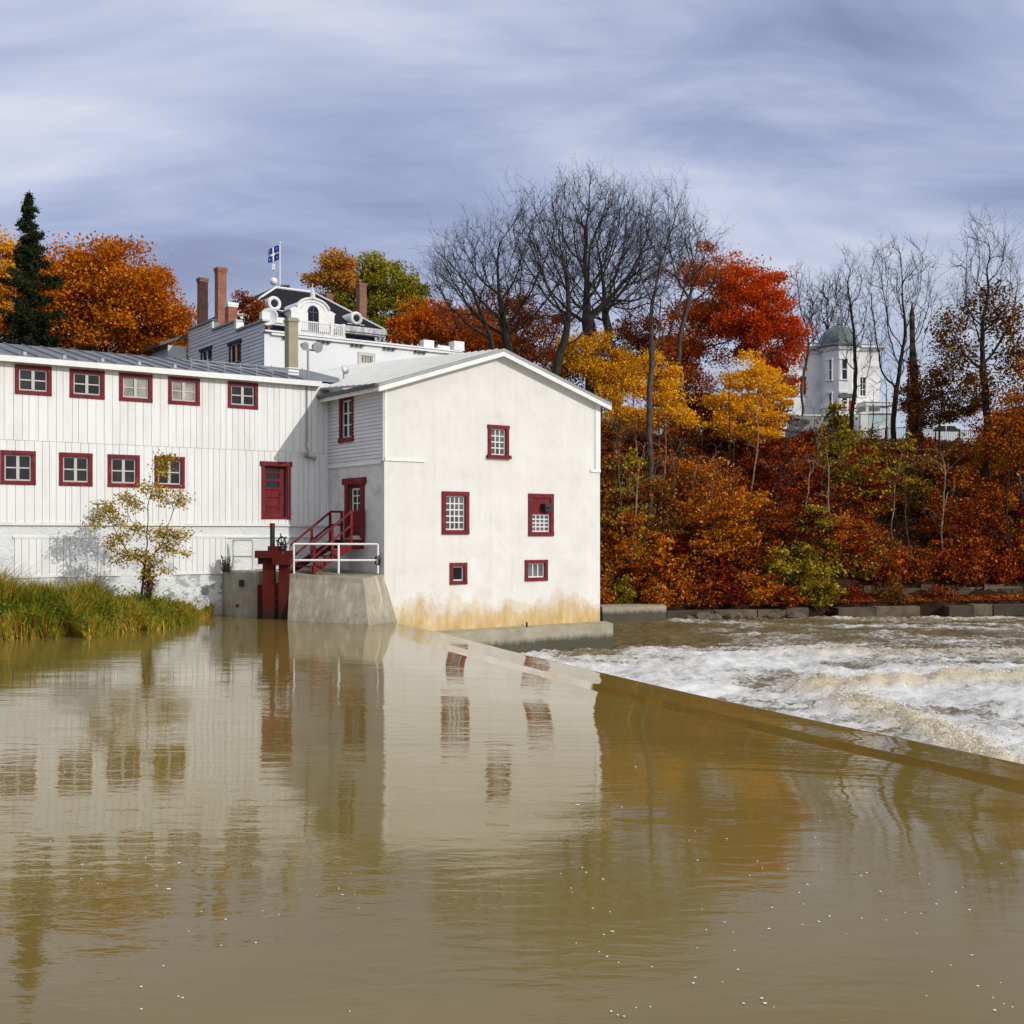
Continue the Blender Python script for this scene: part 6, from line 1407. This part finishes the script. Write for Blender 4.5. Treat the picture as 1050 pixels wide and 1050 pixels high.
# fallen leaves over the slope and the terrace
r = np.random.default_rng(81); k = 42000; X = r.uniform(3, 46, k); d = r.uniform(.1, 25, k)**1.0; d[:9000] = r.uniform(.15, 3.2, 9000); Y = bankY(X)+d; Z = ground_z(X, Y)[0]+.03+np.abs(r.normal(size=k))*.05
v, f = leaf_quads(np.stack([X, Y, Z], 1), r.uniform(.10, .22, k), r, .7, 2.0); lt = link('leaf_litter', mesh_np('leaf_litter', v, f), None, L['litter']); tag(lt, 'red brown fallen leaves carpeting the wooded bank', 'fallen leaves', kind='stuff')

# ---- young tree in front of the boarded wall
cl_ = [(166, 478, 9, 12), (174, 470, 5, 6), (178, 513, 16, 8), (162, 505, 9, 8), (130, 512, 7, 9), (138, 520, 6, 7), (108, 522, 10, 9), (97, 536, 9, 6), (120, 533, 10, 8), (150, 500, 6, 8), (122, 552, 12, 8), (140, 545, 8, 8), (166, 548, 14, 9), (185, 550, 12, 7), (172, 562, 12, 9), (140, 570, 14, 9), (125, 572, 9, 7), (158, 578, 10, 8), (190, 568, 6, 4), (170, 585, 7, 4), (150, 590, 6, 8), (113, 562, 6, 5)]
Ys = 36.6; pts = ell_pts([(a, b_, c, d) for a, b_, c, d in cl_], Ys, 330, 91, .1, 1.0); b = np.array([P(144, 612, Ys)[0], Ys, .15])
N, par = grow(b, pts, .16, 1.6, .22, (0, 0, .2), .10, 92, lead=P(150, 545, Ys)); R, tips = radii(par, .006, .040)
t = thing('young_tree', 'young tree with sparse ochre leaves before the long white boarded wall', 'tree', b); v, f = wood(N, par, R, 0, 9); link('trunk', mesh_np('trunk', local(v, b), f, True), t, M['twig'])
r = np.random.default_rng(93); C = np.repeat(pts, 17, 0)+r.normal(size=(len(pts)*17, 3))*np.array([.12, .12, .08]); v, f = leaf_quads(C, r.uniform(.05, .115, len(C)), r, .6, -.2); link('crown', mesh_np('crown', local(v, b), f), t, L['ochre'])
# small reddish shrub at its foot
b2 = np.array([P(152, 612, 36.9)[0], 36.9, .1]); pp = ell_pts([(152, 592, 6, 20)], 36.9, 40, 94, .1)
t = thing('red_bush', 'little reddish bush at the foot of the young tree', 'shrub', b2); A = np.repeat(b2[None], len(pp), 0)+r.normal(size=pp.shape)*.05; v, f = tubes(A, pp, np.full(len(pp), .012), np.full(len(pp), .005), 3); link('stems', mesh_np('stems', local(v, b2), f), t, M['twig'])
C = np.repeat(pp, 9, 0)+r.normal(size=(len(pp)*9, 3))*.08; v, f = leaf_quads(C, r.uniform(.06, .13, len(C)), r); link('foliage', mesh_np('foliage', local(v, b2), f), t, L['brownorange'])
# dark weed tuft by the pier
b3 = np.array(W(fy(231, 582, 3.7)[0], 3.7, 1.56)); t = thing('weed_tuft', 'dry grey green weeds against the foundation beside the pier', 'weeds', b3); k = 130; a = r.uniform(0, 6.28, k); A = r.normal(size=(k, 3))*np.array([.10, .07, 0]); B = A+np.stack([np.cos(a)*.12, np.sin(a)*.12, r.uniform(.15, .6, k)], 1); v, f = tubes(A, B, np.full(k, .005), np.full(k, .003), 3); link('stems', mesh_np('stems', v, f), t, M['twig'])
v, f = leaf_quads(B*r.uniform(.4, 1, (k, 1)), r.uniform(.05, .13, k), r, .4); link('leaves', mesh_np('leaves', v, f), t, L['leafgreen'])

# ---- grassy spit at the foot of the long wall
def shore(px): return np.interp(px, [-200, 0, 60, 120, 160, 200, 214, 222], [668, 657, 655, 651, 647, 639, 633, 630])
pxs = np.linspace(-180, 224, 90)
def shy(p): return H*F/(shore(p)-HY)+(float(fbm(p*.045, p*0, 4, 64))-.5)*1.5*min(1, (226-p)/50)+.25
front = [((p-CX)/F*shy(p), shy(p)) for p in pxs]
vs = []; fs = []
for i, (p, (x, y)) in enumerate(zip(pxs, front)):
    lx, ly = Lc(x, y)
    for j in range(10):
        q = j/9; yy = ly+(FY+.3-ly)*q; X, Y, _ = W(lx, yy); vs.append((X, Y, -.5 if j == 0 else .02+.42*sstep(0, .5, q)*min(1, max(.25, (224-p)/60))+.12*(fbm(X*.9, Y*.9, 3, 6)-.5)))
for i in range(len(pxs)-1):
    for j in range(9): fs.append((i*10+j, (i+1)*10+j, (i+1)*10+j+1, i*10+j+1))
mb = MB(); mb.add(vs, fs); sp = mb.build('riverbank', gm, None, True); tag(sp, kind='structure')
def spit_points(k, r, fr=1.0, lo=-.02):
    p = r.uniform(-175, 217, k); x = np.interp(p, pxs, [a for a, _ in front]); y = np.interp(p, pxs, [b for _, b in front]); q = r.uniform(lo, fr, k)
    lx = CA*(x-AX)+SA*(y-AY); ly = -SA*(x-AX)+CA*(y-AY); yy = ly+(FY-.1-ly)*q; X = AX+CA*lx-SA*yy; Y = AY+SA*lx+CA*yy
    return p, q, X, Y, .02+.40*sstep(0, .5, q)*np.clip((224-p)/60, .25, 1)
k = 60000; p, q, X, Y, Z = spit_points(k, r, .80); kp = fbm(X*1.6, Y*1.6, 3, 101)+.25*r.random(k) > .46; p, q, X, Y, Z = p[kp], q[kp], X[kp], Y[kp], Z[kp]; k = len(p)
tuft = fbm(X*1.1, Y*1.1, 3, 95); hgt = (.08+1.05*tuft**1.3)*(.45+.55*sstep(-.02, .22, q+.25*r.random(k)))*(.85+.55*sstep(.0, .5, q))*np.clip((226-p)/45, .45, 1)*r.uniform(.5, 1.2, k)*.95*(.62+.75*(fbm(X*.55+4, Y*.55, 2, 98)))
a = r.uniform(0, 6.28, k); ln = r.uniform(.1, .95, k)*hgt; A = np.stack([X, Y, Z-.03], 1); wdt = r.uniform(.010, .022, k)
dx = np.stack([np.cos(a), np.sin(a), 0*a], 1); sx__ = np.stack([-np.sin(a), np.cos(a), 0*a], 1)*wdt[:, None]
mid = A+dx*(ln*.35)[:, None]+np.stack([0*a, 0*a, hgt*.62], 1); tip = A+dx*ln[:, None]+np.stack([0*a, 0*a, hgt*(1-.12*r.random(k))], 1)
V = np.stack([A-sx__, A+sx__, mid+sx__*.8, mid-sx__*.8, tip+sx__*.15, tip-sx__*.15], 1).reshape(-1, 3); i6 = np.arange(k)[:, None]*6
Fq = np.stack([i6+np.array([0, 1, 2, 3]), i6+np.array([3, 2, 4, 5])], 1).reshape(-1, 4)
gr = link('grass', mesh_np('grass', V, Fq), None, L['grass']); tag(gr, 'tall green and straw coloured grass along the water edge', 'grass', kind='stuff')
k = 15000; p, q, X, Y, Z = spit_points(k, r, .6); keep = (fbm(X*.8, Y*.8, 3, 96) > .46-.10*(p < 70)) & (p < 150+60*r.random(k)); X, Y, Z, p = X[keep], Y[keep], Z[keep], p[keep]
hz_ = r.uniform(.02, 1, len(X))*(.35+.75*fbm(X*1.2, Y*1.2, 3, 97))*(1.0+.25*(p < 70)); C = np.stack([X, Y, Z+hz_*.95], 1)+r.normal(size=(len(X), 3))*.04
v, f = leaf_quads(C, r.uniform(.06, .14, len(C)), r, .5, .4); wd_ = link('weeds', mesh_np('weeds', v, f), None, L['leafgreen']); tag(wd_, 'green leafy weeds mixed into the tall grass by the water', 'weeds', kind='stuff')
